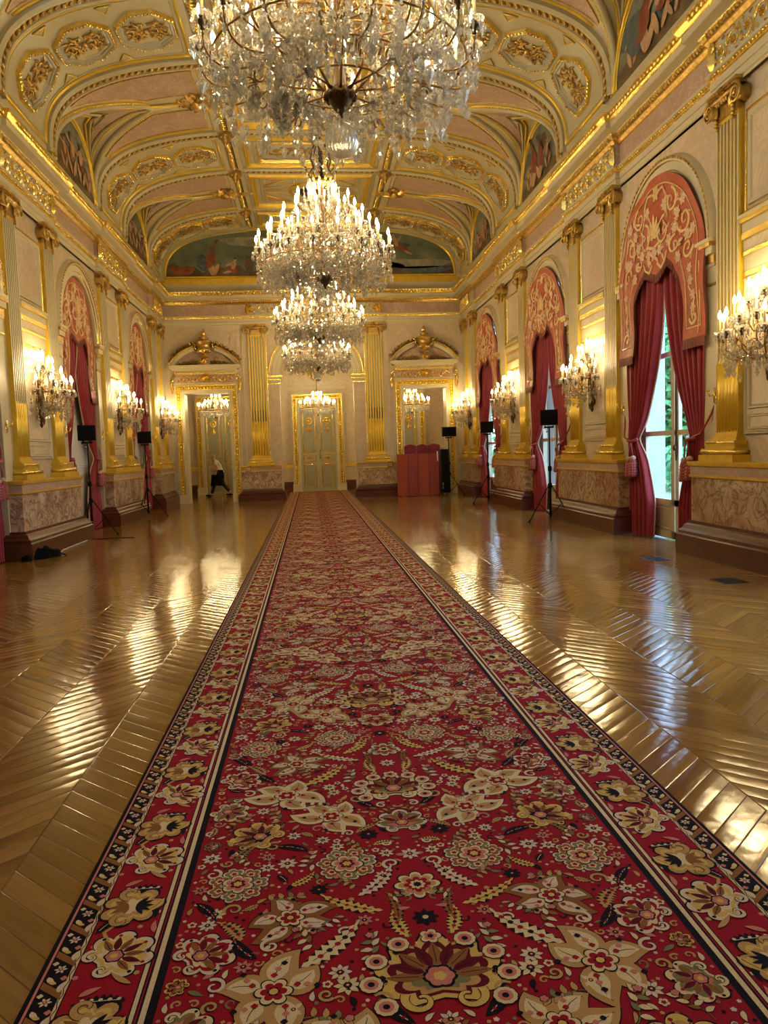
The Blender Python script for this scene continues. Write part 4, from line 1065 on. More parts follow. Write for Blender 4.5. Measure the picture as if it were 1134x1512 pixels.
def frame_t(pts, r, name, parent, loc):
    t = G(); t.tube([(a, 0, b) for a, b in pts], r, 6, 0, True); t.obj(name, ['gold_paint'], parent, loc)
frame_t([(a, b) for a, b in o_] + [(o_[-1][0], 7.74), (o_[0][0], 7.74)], 0.045, 'gilt_frame', MB_, (0, 0, -7.74))
mlab = {(-1, 1): 'left wall painted lunette nearest the camera, standing figures, above the nearer left window', (-1, 2): 'left wall painted lunette above the farthest left window, deep in the hall', (-1, 0): 'left wall painted lunette cut by the left photo edge',
        (1, 0): 'largest right wall painted lunette, pale nude figure, above the big right window', (1, 1): 'right wall painted lunette with a reddish group, above the middle right window', (1, 2): 'smallest right wall painted lunette, above the farthest right window'}
for sd in (-1, 1):
    for wi, c in enumerate(WIN[1:]):
        if sd < 0 and wi == 0: continue
        g = G(); rr = random.Random(5 + wi * 3 + sd)
        pts = [((W0 - 0.02) * cos(t_), Z0 + (1.36) * sin(t_)) for t_ in [pi * i / 28 for i in range(29)]]
        g.prism(pts, -0.001, 0.02, 0)
        g.poly([((W0 - 0.05) * cos(t_), -0.003, Z0 + 0.36 * sin(t_)) for t_ in [pi * i / 16 for i in range(17)]], 1)
        for k in range(5): 
            px, pz = rr.uniform(-1.0, 1.0), rr.uniform(8.1, 8.6); w_, h_ = rr.uniform(.2, .5), rr.uniform(.08, .3); mm = rr.choice((6, 5, 3))
            g.poly([(px + w_ * cos(t_) * (1 + .15 * sin(4 * t_)), -0.0035 - 0.0005 * k, pz * 0.98 + h_ * sin(t_)) for t_ in [2 * pi * i / 16 for i in range(16)]], mm)
        for k, px in enumerate((-0.75, -0.25, 0.3, 0.8)): fig(g, px, Z0 + 0.10, rr.uniform(0.75, 1.05) * (1 if abs(px) < .5 else .8), rr.choice((0, 0, 2, 1)), rr.choice((-1, 1)), 5 + 9 * k, 1.45)
        m_ = thing('mural', mlab[(sd, wi)], 'mural', (sd * (A0 - 0.01), c, Z0), -pi / 2 if sd > 0 else pi / 2)
        g.obj('painted_scene', [('mural_side' if a == 'mural_sky' else a) for a in MURM], m_, (0, 0, -Z0))
        t = G(); t.tube([(a * 0.99, -0.01, b) for a, b in pts], 0.05, 6, 0); t.tube([(a * 0.93, -0.01, Z0 + (b - Z0) * 0.93) for a, b in pts], 0.02, 5, 0); t.obj('gilt_frame', ['gold_paint'], m_, (0, 0, -Z0))

# ------------------------------------------------------------------ windows
def window(name, c):
    root = bpy.data.objects.new(name, None); COL.objects.link(root); root.location = (XW + 0.20, c, 0); root.rotation_euler = (0, 0, -pi / 2); root['kind'] = 'structure'
    H = 4.30; hw = 1.24
    g = G()
    for s in (-1, 1):
        a, b = sorted((s * hw, s * (hw - 0.07))); g.box(a, b, -0.04, 0.06, 0, SPR, 0)
    g.box(-hw, hw, -0.05, 0.06, H - 0.10, H + 0.04, 0)
    g.obj('window_frame', ['window_paint'], root)
    # fanlight
    g = G(); g.tube([(1.2 * cos(t_), 0, H + 0.04 + 1.2 * sin(t_)) for t_ in [pi * i / 24 for i in range(25)]], 0.05, 4, 0)
    for i in range(1, 4): 
        a = pi * i / 4; g.tube([(0.3 * cos(a), 0, H + .04 + 0.3 * sin(a)), (1.2 * cos(a), 0, H + .04 + 1.2 * sin(a))], 0.02, 4, 0)
    g.tube([(0.3 * cos(t_), 0, H + 0.04 + 0.3 * sin(t_)) for t_ in [pi * i / 12 for i in range(13)]], 0.02, 4, 0)
    fl = g.obj('fanlight', ['window_paint'], root)
    g = G(); g.poly([(1.2 * cos(t_), 0, H + 0.04 + 1.2 * sin(t_)) for t_ in [pi * i / 24 for i in range(25)]], 0); g.obj('pane', ['window_glass'], fl)
    zs = [(0.66, 1.70), (1.78, 2.96), (3.04, 4.10)]
    for s in (-1, 1):
        g = G(); x0, x1 = sorted((s * 0.02, s * (hw - 0.07)))
        g.box(x0, x0 + 0.11, -0.03, 0.03, 0.02, H - 0.1, 0); g.box(x1 - 0.11, x1, -0.03, 0.03, 0.02, H - 0.1, 0)
        g.box(x0, x1, -0.03, 0.03, 0.02, 0.14, 0); g.box(x0, x1, -0.03, 0.03, 0.56, 0.66, 0); g.box(x0, x1, -0.03, 0.03, 4.10, H - 0.1, 0)
        for z in (1.70, 2.96): g.box(x0, x1, -0.025, 0.025, z, z + 0.08, 0)
        g.box(x0 + 0.1, x1 - 0.1, -0.008, 0.012, 0.13, 0.57, 0); frame(g, x0 + 0.12, x1 - 0.12, 0.16, 0.54, 0.05, 0.02, -0.01, 0)
        lf = g.obj('casement', ['window_paint'], root)
        g = G()
        for a, b in zs: g.poly([(x0 + 0.1, 0, a), (x1 - 0.1, 0, a), (x1 - 0.1, 0, b), (x0 + 0.1, 0, b)], 0)
        g.obj('pane', ['window_glass'], lf)
        if s > 0:
            g = G(); g.tube([(0.07, -0.045, 1.30), (0.07, -0.045, 3.9)], 0.012, 6, 0); g.ell((0.07, -0.07, 1.5), (0.03, 0.03, 0.05), 8, 5, 0); g.box(0.05, 0.09, -0.05, -0.03, 1.35, 1.6, 0); g.obj('bolt', ['bronze'], lf)
for i, c in enumerate(WIN[1:]): window('window_%d' % (i + 1), c)
window('window_4', WIN[0])
# blind bays of the left wall : pale panelled shutters
for i, c in enumerate(WIN):
    g = G(); g.poly([(-1.28, 0, 0), (1.28, 0, 0), (1.28, 0, 5.7), (-1.28, 0, 5.7)], 0)
    for s in (-1, 1):
        for z0, z1 in ((0.2, 1.3), (1.45, 4.2)): 
            a, b = sorted((s * 0.08, s * 1.15)); frame(g, a, b, z0, z1, 0.06, 0.02, -0.002, 0)
    o = g.obj('door_%d' % (6 + i), ['white_paint'], None, (-XW - 0.30, c, 0), pi / 2); struct(o)

# ------------------------------------------------------------------ curtains and valances
def curtain_mesh(sg, hw, rnd):
    # local wall frame; sg=+1 curtain on the +x side; tie at z 1.65
    def edge_in(z):
        if z > 1.65: return 0.02 + 0.93 * max(0, (4.6 - z) / 2.95) ** 2.1
        t_ = (1.65 - z) / 1.65; return 0.95 - 0.42 * min(1, t_ * 1.6) ** 0.7
    def edge_out(z):
        if z > 1.65: return hw - 0.0 - 0.10 * max(0, (4.6 - z) / 2.95) ** 3
        t_ = (1.65 - z) / 1.65; return hw - 0.10 + 0.16 * min(1, t_ * 1.5)
    nu, nv = 96, 60; ph = rnd.uniform(0, 6)
    g = G()
    def fn(u, v):
        z = 4.75 * (1 - v) + 0.02
        a, b = edge_in(z), edge_out(z); w = max(0.08, b - a)
        uu = u + 0.02 * sin(6 * u + 4 * v + ph)
        pinch = math.exp(-((z - 1.65) / 0.22) ** 2)
        amp = (0.030 + 0.022 * min(1, w)) * (1 - 0.35 * pinch) + 0.01
        y = amp * sin(uu * 2 * pi * 6.5 + ph + 0.5 * sin(3 * v + ph)) + 0.4 * amp * sin(uu * 2 * pi * 13 + 2 * ph + 2 * v)
        y -= 0.05 * pinch + 0.03 * (1 if z < 1.6 else 0) * (1 - abs(2 * u - 1))
        # soft sag towards the tie
        zz = z - (0.10 * sin(pi * u) * max(0, 1 - abs(z - 2.1) / 0.8) if z > 1.65 else 0)
        return (sg * (a + (b - a) * uu), y, zz)
    g.grid(fn, nu, nv, 0, True)
    # braid on the leading edge
    pts = [fn(0.0, v / 60) for v in range(0, 61)]
    g.tube([(p[0], p[1] - 0.008, p[2]) for p in pts], 0.014, 5, 1)
    return g
def tassel_mesh(sg, hw):
    g = G(); x = sg * 0.99
    hook = (sg * (hw + 0.22), 0.0, 2.22)
    g.tube([hook, (sg * (hw + 0.12), -0.06, 1.95), (sg * (hw - 0.02), -0.13, 1.70), (x, -0.15, 1.62)], 0.016, 6, 0)
    g.tube([hook, (sg * (hw + 0.14), -0.03, 1.9), (sg * (hw + 0.02), -0.02, 1.68), (sg * (hw - 0.05), 0.02, 1.62)], 0.016, 6, 0)
    g.tube([(x - sg * 0.12, -0.10, 1.66), (x, -0.16, 1.62), (x + sg * 0.22, -0.13, 1.64)], 0.024, 6, 0)
    for o, zz in ((-0.085, 1.32), (0.085, 1.34)):
        g.tube([(x, -0.15, 1.62), (x + o * 0.6, -0.17, 1.5), (x + o, -0.16, zz + 0.02)], 0.013, 5, 0)
        g.ell((x + o, -0.16, zz), (0.05, 0.05, 0.045), 10, 6, 1)
        g.lathe([(0.045, 0), (0.06, -0.05), (0.075, -0.28), (0.07, -0.30), (0.0, -0.29)], 12, (x + o, -0.16, zz - 0.02), 0)
        for i in range(10):
            a = 2 * pi * i / 10
            for k in range(5): g.ell((x + o + (0.065 + 0.002 * k) * cos(a), -0.16 + (0.065 + 0.002 * k) * sin(a), zz - 0.09 - 0.045 * k), (0.008, 0.008, 0.012), 4, 3, 1)
    return g
def hook_mesh():
    g = G(); g.tube([(0, 0.0, 0.08), (0, -0.03, 0.10), (0, -0.04, 0.0), (0, -0.03, -0.10), (0, 0, -0.12)], 0.012, 6, 0); g.tube([(0, -0.03, 0), (0, -0.10, -0.01), (0, -0.12, 0.05)], 0.011, 6, 0); g.ell((0, -0.12, 0.06), (0.02, 0.02, 0.02), 6, 4, 0); rosette(g, 0, 0, 0.06, -0.01, 0, 6, 0.02)
    return g
HK = hook_mesh().mesh('curtain_hook', ['gold'])
def valance_mesh(hw, sc):
    gF, gE = G(), G(); FR = []
    sp = 4.25 if sc else SPR
    Rr = hw
    outer = [(-hw, 3.05 + (sp - 3.05) * i / 10) for i in range(10)] + [(-Rr * cos(pi * i / 40), sp + Rr * sin(pi * i / 40)) for i in range(41)] + [(hw, sp - (sp - 3.05) * i / 10) for i in range(1, 11)]
    k = hw / 1.42
    key = [(-0.86, 3.05), (-0.80, 3.7), (-0.74, 4.02), (-0.60, 4.25), (-0.45, 4.36), (-0.28, 4.30), (0, 4.20), (0.28, 4.30), (0.45, 4.36), (0.60, 4.25), (0.74, 4.02), (0.80, 3.7), (0.86, 3.05)]
    key = [(a * k, b) for a, b in key]
    n = len(outer); inner = []
    for i in range(n):
        # tails share parameter for the first/last 10
        if i < 10: t_ = i / 10 * 2
        elif i > n - 11: t_ = 12 - (n - 1 - i) / 10 * 2
        else: t_ = 2 + (i - 10) / (n - 21) * 8
        j = min(11, int(t_)); fr = t_ - j; inner.append((key[j][0] + (key[j + 1][0] - key[j][0]) * fr, key[j][1] + (key[j + 1][1] - key[j][1]) * fr))
    def yy(x, z): return 0.012 * sin(x * 9) + 0.02 * sin(z * 5 + x * 3) - 0.03 * cos(x * 1.1)
    m_ = 8
    for j in range(m_):
        A = [(o[0] + (q[0] - o[0]) * j / m_, 0, o[1] + (q[1] - o[1]) * j / m_) for o, q in zip(outer, inner)]
        B = [(o[0] + (q[0] - o[0]) * (j + 1) / m_, 0, o[1] + (q[1] - o[1]) * (j + 1) / m_) for o, q in zip(outer, inner)]
        gF.strip([(a, yy(a, c_), c_) for a, _, c_ in A], [(a, yy(a, c_), c_) for a, _, c_ in B], 0, True)
        gF.strip([(a, yy(a, c_) + 0.035, c_) for a, _, c_ in A], [(a, yy(a, c_) + 0.035, c_) for a, _, c_ in B], 1, True)
    for crv in (outer, inner):
        gF.strip([(a, yy(a, b), b) for a, b in crv], [(a, yy(a, b) + 0.035, b) for a, b in crv], 1)
    # fringe
    def fringe(crv, L):
        fr_ = G(); FR.append(fr_); fr_.strip([(a, yy(a, b) - 0.006, b + 0.01) for a, b in crv], [(a + 0.01 * sin(i * 2.1), yy(a, b) - 0.01 + 0.012 * (i % 2), b - L) for i, (a, b) in enumerate(crv)], 0)
    dense = []
    for a, b in zip(inner, inner[1:]):
        for q in range(4): dense.append((a[0] + (b[0] - a[0]) * q / 4, a[1] + (b[1] - a[1]) * q / 4))
    fringe([p for p in dense if p[1] > 3.9], 0.12)
    for s in (-1, 1): fringe([(s * (0.86 * k + (hw - 0.86 * k) * i / 16), 3.06) for i in range(17)], 0.13)
    # embroidery
    def T(pts, r0, r1, mm=0):
        kk = len(pts); gE.tube([(a, yy(a, b) - 0.008, b) for a, b in pts], [r0 + (r1 - r0) * i / (kk - 1) for i in range(kk)], 5, mm, False, 0.45)
    def Lf(x, z, a, L, w, mm=0): leafr(gE, x, z, a, L, w, yy(x, z) - 0.008, mm, 0.012)
    def Ros(x, z, r_, mm=0): 
        for i in range(6): Lf(x, z, 2 * pi * i / 6, r_, r_ * 0.42, mm)
    zt = sp
    for s in (-1, 1):
        inb = [(s * a * 0.90, (sp + (b - sp) * 0.90) if b > sp else b + 0.06) for a, b in outer[30:]]
        T([(s * abs(a), b) for a, b in inb if abs(a) > 0.0], 0.011, 0.011)
        T(spiral(s * 0.52 * k, zt + 0.92 * k, 0.19, pi * 0.5 - s * 0.4, 1.3, -s), 0.03, 0.018)
        T(spiral(s * 0.30 * k, zt + 0.55 * k, 0.24, pi / 2, 1.25, s), 0.03, 0.016)
        T(spiral(s * 0.88 * k, zt + 0.55 * k, 0.20, pi, 1.4, s), 0.032, 0.018)
        T(spiral(s * 1.02 * k, zt + 0.12 * k, 0.16, 0, 1.3, -s), 0.03, 0.016)
        T(spiral(s * 0.66 * k, zt + 0.25 * k, 0.15, pi / 2, 1.2, s), 0.028, 0.015)
        T([(s * 0.10 * k, zt + 1.18 * k), (s * 0.26 * k, zt + 1.20 * k), (s * 0.36 * k, zt + 1.06 * k), (s * 0.34 * k, zt + 0.86 * k), (s * 0.40 * k, zt + 0.7 * k)], 0.03, 0.022)
        T([(s * 0.08 * k, zt + 0.12), (s * 0.2 * k, zt + 0.02), (s * 0.38 * k, zt + 0.10), (s * 0.46 * k, zt + 0.22)], 0.03, 0.02)
        # tail border and flowers
        T([(s * 0.95 * k, 3.25), (s * 0.93 * k, 3.9), (s * 0.80 * k, zt + 0.05)], 0.012, 0.014); T([(s * 1.32 * k, 3.22), (s * 1.33 * k, 4.1)], 0.013, 0.012); T([(s * 0.95 * k, 3.22), (s * 1.32 * k, 3.22)], 0.012, 0.012)
        T([(s * 1.13 * k, 3.98), (s * 1.05 * k, 3.8), (s * 1.2 * k, 3.62), (s * 1.08 * k, 3.45), (s * 1.14 * k, 3.3)], 0.018, 0.02)
        T(spiral(s * 1.14 * k, 3.36, 0.11, pi, 1.1, s), 0.03, 0.018)
        for z in (3.5, 3.68, 3.88, 4.06): Ros(s * (1.13 + 0.03 * sin(z * 9)) * k, z, 0.08, 1)
        for a_, b_ in ((0.75, 0.05), (0.62, 0.5), (0.5, 0.36), (0.95, 0.32), (0.85, 0.85), (0.68, 0.70), (0.18, 0.30), (1.12, 0.35), (0.25, 0.95)): Ros(s * a_ * k, zt + b_ * k, 0.10, 1)
        for i in range(26):
            rr = random.Random(i * 7 + 3); a_, b_ = rr.uniform(0.1, 1.15), rr.uniform(0.02, 1.1)
            if a_ * a_ + b_ * b_ < 1.5: Lf(s * a_ * k, zt + b_ * k, rr.uniform(0, 6.3), 0.15, 0.035, rr.choice((0, 1)))
        for i in range(40):
            rr = random.Random(i * 11 + 5); a_, b_ = rr.uniform(0.30, 0.85), rr.uniform(0.55, 1.0); gE.ell((s * a_ * k, yy(s * a_ * k, zt + b_ * k) - 0.008, zt + b_ * k), (0.014, 0.006, 0.014), 5, 3, 0)
    for i in range(7): a = pi / 2 + (i - 3) * 0.42; Lf(0, zt + 0.52, a, 0.36 - 0.04 * abs(i - 3), 0.06)
    Ros(0, zt + 1.18 * k, 0.13, 0); Ros(0, zt + 0.28, 0.12, 1); T([(-0.2, zt + 0.42), (0, zt + 0.36), (0.2, zt + 0.42)], 0.03, 0.03)
    return gF.mesh('cloth', ['valance', 'valance_lining']), gE.mesh('embroidery', ['embroidery', 'embroidery_pale']), [q.mesh('fringe', ['fringe']) for q in FR]
VR = valance_mesh(1.44, True); VL = valance_mesh(1.25, False)
rnd = random.Random(11)
wn_r = ['big right window nearest the camera', 'middle right window', 'farthest right window']
wn_l = ['left wall bay at the photo edge', 'nearer fully seen left wall bay', 'farthest left wall bay']
CUR = {}
for hw in (1.36, 1.20):
    for sg in (-1, 1):
        CUR[(hw, sg)] = (curtain_mesh(sg, hw, rnd).mesh('cloth', ['curtain', 'curtain_trim']), tassel_mesh(sg, hw).mesh('tieback', ['cord', 'curtain_trim']))
for sd in (1, -1):
    for wi, c in enumerate(WIN[1:]):
        rz = -pi / 2 if sd > 0 else pi / 2
        hw = 1.36 if sd > 0 else 1.20; xv = (XW - 0.11) if sd > 0 else -(XW + 0.04); xc = (XW + 0.03) if sd > 0 else -(XW + 0.13)
        nm = (wn_r if sd > 0 else wn_l)[wi]
        t = thing('valance', 'red arched valance embroidered in gold over the %s' % nm, 'valance', (xv, c, 3.0), rz, 'embroidered valances')
        V = VR if sd > 0 else VL
        for nme, me in zip(('cloth', 'embroidery'), V): meshobj(nme, me, t, (0, 0, -3.0))
        for me in V[2]: meshobj('fringe', me, t, (0, 0, -3.0))
        for sg in (-1, 1):
            if sd < 0 and wi == 0 and sg < 0: continue
            far = (sg < 0) if sd > 0 else (sg > 0)
            if sd < 0 and wi == 0: lb = 'wine red curtain at the left photo edge with two bead topped tassels'
            else: lb = 'wine red tied curtain, %s side of the %s' % ('far' if far else 'near', nm)
            t = thing('curtain', lb, 'curtain', (xc, c, 0), rz, 'wine red curtains')
            meshobj('cloth', CUR[(hw, sg)][0], t); meshobj('tieback', CUR[(hw, sg)][1], t)
            t = meshobj('curtain_hook', HK, None, (sd * (XW + 0.0), c + (-sg if sd > 0 else sg) * (hw + 0.22), 2.22), (0, 0, rz))
            tag(t, 'gilt curtain hook, %s side of the %s' % ('far' if far else 'near', nm), 'hook', 'curtain hooks')

# ------------------------------------------------------------------ crystal parts
def bipyr(g, c, r, h0, h1, n=6, mat=0):
    o = len(g.v); g.v.append((c[0], c[1], c[2] + h0)); g.v.append((c[0], c[1], c[2] - h1))
    for i in range(n): a = 2 * pi * i / n; g.v.append((c[0] + r * cos(a), c[1] + r * sin(a), c[2]))
    for i in range(n):
        g.f.append((o, o + 2 + i, o + 2 + (i + 1) % n)); g.f.append((o + 1, o + 2 + (i + 1) % n, o + 2 + i)); g.m += [mat, mat]; g.sm += [False, False]
def strand(g, x, y, z, L, r=0.013, drop=True, rr=random):
    n = max(1, int((L - 0.08) / (r * 2.9))); zz = z
    for i in range(n): bipyr(g, (x, y, zz - r * 1.4), r * (0.8 + 0.3 * (i % 2)), r * 1.3, r * 1.3, 5); zz -= r * 2.9
    if drop: bipyr(g, (x, y, zz - 0.03), r * 1.75, 0.032, 0.06, 6); zz -= 0.09
    return zz
def flame(g, x, y, z, h=0.105, r=0.021, mat=0):
    g.lathe([(0.006, 0), (r * 0.75, h * 0.12), (r, h * 0.32), (r * 0.8, h * 0.58), (r * 0.35, h * 0.82), (0.0, h)], 7, (x, y, z), mat)
g = G(); flame(g, 0, 0, 0); FL = g.mesh('bulb', ['bulb_light'])
g = G(); flame(g, 0, 0, 0); FLS = g.mesh('bulb', ['bulb_sconce'])
g = G(); g.lathe([(0.0, 0), (0.014, 0.0), (0.014, 0.155), (0.008, 0.165), (0.0, 0.165)], 8, (0, 0, 0), 0); CAN = g.mesh('candle', ['candle'])
g = G(); g.lathe([(0.0, -0.075), (0.018, -0.06), (0.012, -0.045), (0.035, -0.02), (0.04, -0.005), (0.018, 0.0), (0.026, 0.03), (0.02, 0.034), (0.0, 0.034)], 9, (0, 0, 0), 0); CUP = g.mesh('candle_cup', ['bronze'])
g = G(); g.lathe([(0.02, -0.004), (0.05, -0.002), (0.07, 0.012), (0.075, 0.022), (0.068, 0.015), (0.05, 0.003), (0.02, 0.0)], 14, (0, 0, 0), 0)
for i in range(8):
    a = 2 * pi * i / 8; strand(g, 0.07 * cos(a), 0.07 * sin(a), 0.012, 0.10, 0.008, True)
BOB = g.mesh('drip_glass', ['crystal'])
DROPS = []
for k, (L, r_) in enumerate(((0.28, 0.020), (0.38, 0.020), (0.22, 0.018), (0.44, 0.019), (0.26, 0.018))):
    g = G()
    if k == 4:
        for q in range(4): bipyr(g, (0, 0, -0.03 - q * 0.05), 0.027 if q % 2 else 0.017, 0.028, 0.028, 6)
        bipyr(g, (0, 0, -0.27), 0.042, 0.06, 0.11, 8)
    else: strand(g, 0, 0, 0, L, r_)
    DROPS.append(g.mesh('crystal_drop', ['crystal']))

ZH = 3.78                                  # bottom of the glass ball above the floor
def chandelier(label, loc, ztop):
    root = thing('chandelier', label, 'chandelier', loc, 0, 'great crystal chandeliers'); R_ = random.Random(3)
    o = lambda z: z - ZH
    # stem, hub and crown
    g = G()
    g.lathe([(0.0, o(4.06)), (0.02, o(4.07)), (0.03, o(4.10)), (0.07, o(4.15)), (0.10, o(4.20)), (0.11, o(4.23)), (0.07, o(4.27)), (0.05, o(4.30)), (0.035, o(4.5)), (0.06, o(4.55)), (0.03, o(4.6)), (0.03, o(5.0)), (0.08, o(5.06)), (0.03, o(5.12)), (0.03, o(5.55)), (0.10, o(5.60)), (0.12, o(5.66)), (0.03, o(5.70)), (0.025, o(6.15)), (0.05, o(6.2)), (0.02, o(6.26)), (0.0, o(6.28))], 14, (0, 0, 0), 0)
    for i in range(10):
        a = 2 * pi * i / 10; g.ell((0.10 * cos(a), 0.10 * sin(a), o(4.22)), (0.028, 0.028, 0.045), 6, 4, 0)
    g.obj('stem', ['bronze'], root)
    g = G()
    for i in range(6):
        a = 2 * pi * i / 6; c_, s_ = cos(a), sin(a)
        g.tube([(0.04 * c_, 0.04 * s_, o(6.22)), (0.10 * c_, 0.10 * s_, o(6.12)), (0.16 * c_, 0.16 * s_, o(5.95)), (0.12 * c_, 0.12 * s_, o(5.82)), (0.19 * c_, 0.19 * s_, o(5.72)), (0.24 * c_, 0.24 * s_, o(5.78))], 0.013, 6, 0)
        g.ell((0.24 * c_, 0.24 * s_, o(5.80)), (0.02, 0.02, 0.02), 6, 4, 0)
    g.obj('lyre_frame', ['bronze'], root)
    g = G(); n = 24
    g.lathe([(0.15, o(5.56)), (0.16, o(5.57)), (0.165, o(5.62)), (0.15, o(5.60))], 24, (0, 0, 0), 0)
    for i in range(12): a = 2 * pi * i / 12; g.tube([(0.16 * cos(a), 0.16 * sin(a), o(5.61)), (0.19 * cos(a), 0.19 * sin(a), o(5.66)), (0.18 * cos(a), 0.18 * sin(a), o(5.71))], [0.02, 0.014, 0.004], 5, 0)
    g.obj('crown', ['gold'], root)
    # chain
    g = G(); z = o(6.26); k = 0
    zt = ztop - ZH
    while z < zt - 0.05:
        a = pi / 2 * (k % 2)
        g.tube([(0.022 * cos(t_) * cos(a), 0.022 * cos(t_) * sin(a), z + 0.05 + 0.05 * sin(t_)) for t_ in [2 * pi * i / 10 for i in range(10)]], 0.007, 5, 0, True); z += 0.085; k += 1
    g.obj('chain', ['bronze'], root)
    # glass ball
    g = G(); ns = 22
    def bfn(u, v):
        a = 2 * pi * u; t_ = pi * (0.10 + 0.90 * v); rr = 0.118 * (1 + 0.06 * cos(ns * a)); return (rr * sin(t_) * cos(a), rr * sin(t_) * sin(a), 0.125 + 0.125 * cos(t_))
    g.grid(bfn, 88, 10, 0, True); bipyr(g, (0, 0, -0.03), 0.016, 0.03, 0.05, 6); g.obj('glass_ball', ['crystal'], root)
    # basket rings
    g = G()
    for rad, z in ((0.93, 4.42), (0.62, 4.34), (0.34, 4.28), (0.52, 4.80)):
        g.tube([(rad * cos(2 * pi * i / 48), rad * sin(2 * pi * i / 48), o(z)) for i in range(48)], 0.008, 5, 0, True)
    for i in range(8):
        a = 2 * pi * i / 8; g.tube([(0.08 * cos(a), 0.08 * sin(a), o(4.26)), (0.34 * cos(a), 0.34 * sin(a), o(4.28)), (0.62 * cos(a), 0.62 * sin(a), o(4.34)), (0.93 * cos(a), 0.93 * sin(a), o(4.42))], 0.008, 5, 0)
    for s in range(8):
        a = 2 * pi * s / 8
        g.tube([(0.10 * cos(a), 0.10 * sin(a), o(4.24)), (0.22 * cos(a), 0.22 * sin(a), o(4.36)), (0.24 * cos(a), 0.24 * sin(a), o(4.52)), (0.16 * cos(a), 0.16 * sin(a), o(4.64)), (0.05 * cos(a), 0.05 * sin(a), o(4.70))], 0.011, 5, 0)
    g.obj('basket', ['gilt_arm'], root)
    tiers = [(1.0, 18, 4.56, 4.30, 0.0), (0.82, 18, 4.74, 4.42, 0.17), (0.60, 12, 4.98, 4.75, 0.0), (0.40, 8, 5.20, 5.0, 0.2), (0.21, 6, 5.30, 5.1, 0.0)]
    tops = []
    for rad, n, zc_, zr, ph in tiers:
        # one S-shaped arm mesh per tier
        g = G(); r0 = (0.34 if rad < 0.9 else 0.5) if zr < 4.5 else 0.04
        pts = [(r0, 0, o(zr)), (max(rad * 0.35, r0 + .05), 0, o(zr) + 0.06), (rad * 0.62, 0, o(zr) + 0.02), (rad * 0.86, 0, o(zr) - 0.02), (rad * 0.98, 0, o(zr) + 0.06), (rad, 0, o(zc_) - 0.06)]
        sm = []
        for i in range(len(pts) - 1):
            p0, p1, p2, p3 = [Vector(pts[max(0, min(len(pts) - 1, i + q))]) for q in (-1, 0, 1, 2)]
            for q in range(5):
                t_ = q / 5; sm.append(tuple(0.5 * ((2 * p1) + (p2 - p0) * t_ + (2 * p0 - 5 * p1 + 4 * p2 - p3) * t_ ** 2 + (3 * p1 - p0 - 3 * p2 + p3) * t_ ** 3)))
        sm.append(pts[-1]); g.tube(sm, 0.0085, 6, 0)
        g.tube([(rad * 0.62 + 0.06 * cos(t_) * (1 - t_ / 9), 0, o(zr) - 0.05 + 0.06 * sin(t_) * (1 - t_ / 9)) for t_ in [i * 0.6 for i in range(11)]], 0.008, 5, 0)
        am = g.mesh('arm', ['gilt_arm'])
        for i in range(n):
            a = 2 * pi * (i + ph) / n; x, y = rad * cos(a), rad * sin(a)
            ao = meshobj('arm', am, root, (0, 0, 0), (0, 0, a))
            meshobj('candle_cup', CUP, ao, (rad, 0, o(zc_))); meshobj('drip_glass', BOB, ao, (rad, 0, o(zc_) + 0.02))
            ca = meshobj('candle', CAN, root, (x, y, o(zc_) + 0.03)); meshobj('bulb', FL, ca, (0, 0, 0.162)); tops.append((x, y, o(zc_), a, rad))
    # crystal drops : one hundred as parts, the rest as one mass
    spots = []
    for i in range(36): a = 2 * pi * i / 36; spots.append((1.0 * cos(a), 1.0 * sin(a), o(4.50), i % 5))
    for i in range(34): a = 2 * pi * (i + .5) / 34; spots.append((0.91 * cos(a), 0.91 * sin(a), o(4.42), (i * 2) % 5))
    for i in range(30): a = 2 * pi * (i + .3) / 30; spots.append((0.80 * cos(a), 0.80 * sin(a), o(4.40), (i * 3 + 1) % 5))
    for x, y, z, k in spots: meshobj('crystal_drop', DROPS[k], root, (x, y, z), (0, 0, R_.uniform(0, 3)))
    g = G()
    for i in range(380):
        a = R_.uniform(0, 2 * pi); rad = R_.choice((0.34, 0.45, 0.52, 0.62, 0.66, 0.72, 0.78, 0.86)) + R_.uniform(-.02, .02); zt_ = 4.30 + 0.14 * (rad / 0.93) + R_.uniform(-.02, .08)
        strand(g, rad * cos(a), rad * sin(a), o(zt_), R_.uniform(0.16, 0.34 if rad > .5 else 0.2), R_.uniform(0.014, 0.023))
    for rad, z0, n, L in ((0.52, 4.80, 26, 0.22), (0.40, 5.06, 20, 0.2), (0.60, 4.9, 24, 0.16), (0.21, 5.2, 14, 0.2), (0.82, 4.66, 36, 0.14), (0.3, 4.72, 16, 0.22), (0.12, 4.1, 14, 0.14), (0.16, 5.6, 14, 0.3), (0.22, 5.78, 8, 0.12)):
        for i in range(n): a = 2 * pi * (i + .5 * (n % 3)) / n; strand(g, rad * cos(a), rad * sin(a), o(z0) + R_.uniform(-.02, .02), L * R_.uniform(.8, 1.2), 0.012)
    # swags between the cups
    for rad, n, zc_, _, ph in tiers[:3]:
        for i in range(n):
            for q in range(1, 8):
                a = 2 * pi * (i + ph + q / 8) / n; sag = 0.09 * (1 - (2 * q / 8 - 1) ** 2); bipyr(g, (rad * cos(a), rad * sin(a), o(zc_) - 0.02 - sag), 0.010, 0.013, 0.013, 5)
    for i in range(18):
        a = 2 * pi * i / 18
        for q in range(16):
            t_ = q / 15; rad = 1.0 + (0.45 - 1.0) * t_; bipyr(g, (rad * cos(a), rad * sin(a), o(4.5 + 0.45 * t_ * t_ - 0.05 * sin(pi * t_))), 0.011, 0.015, 0.015, 5)
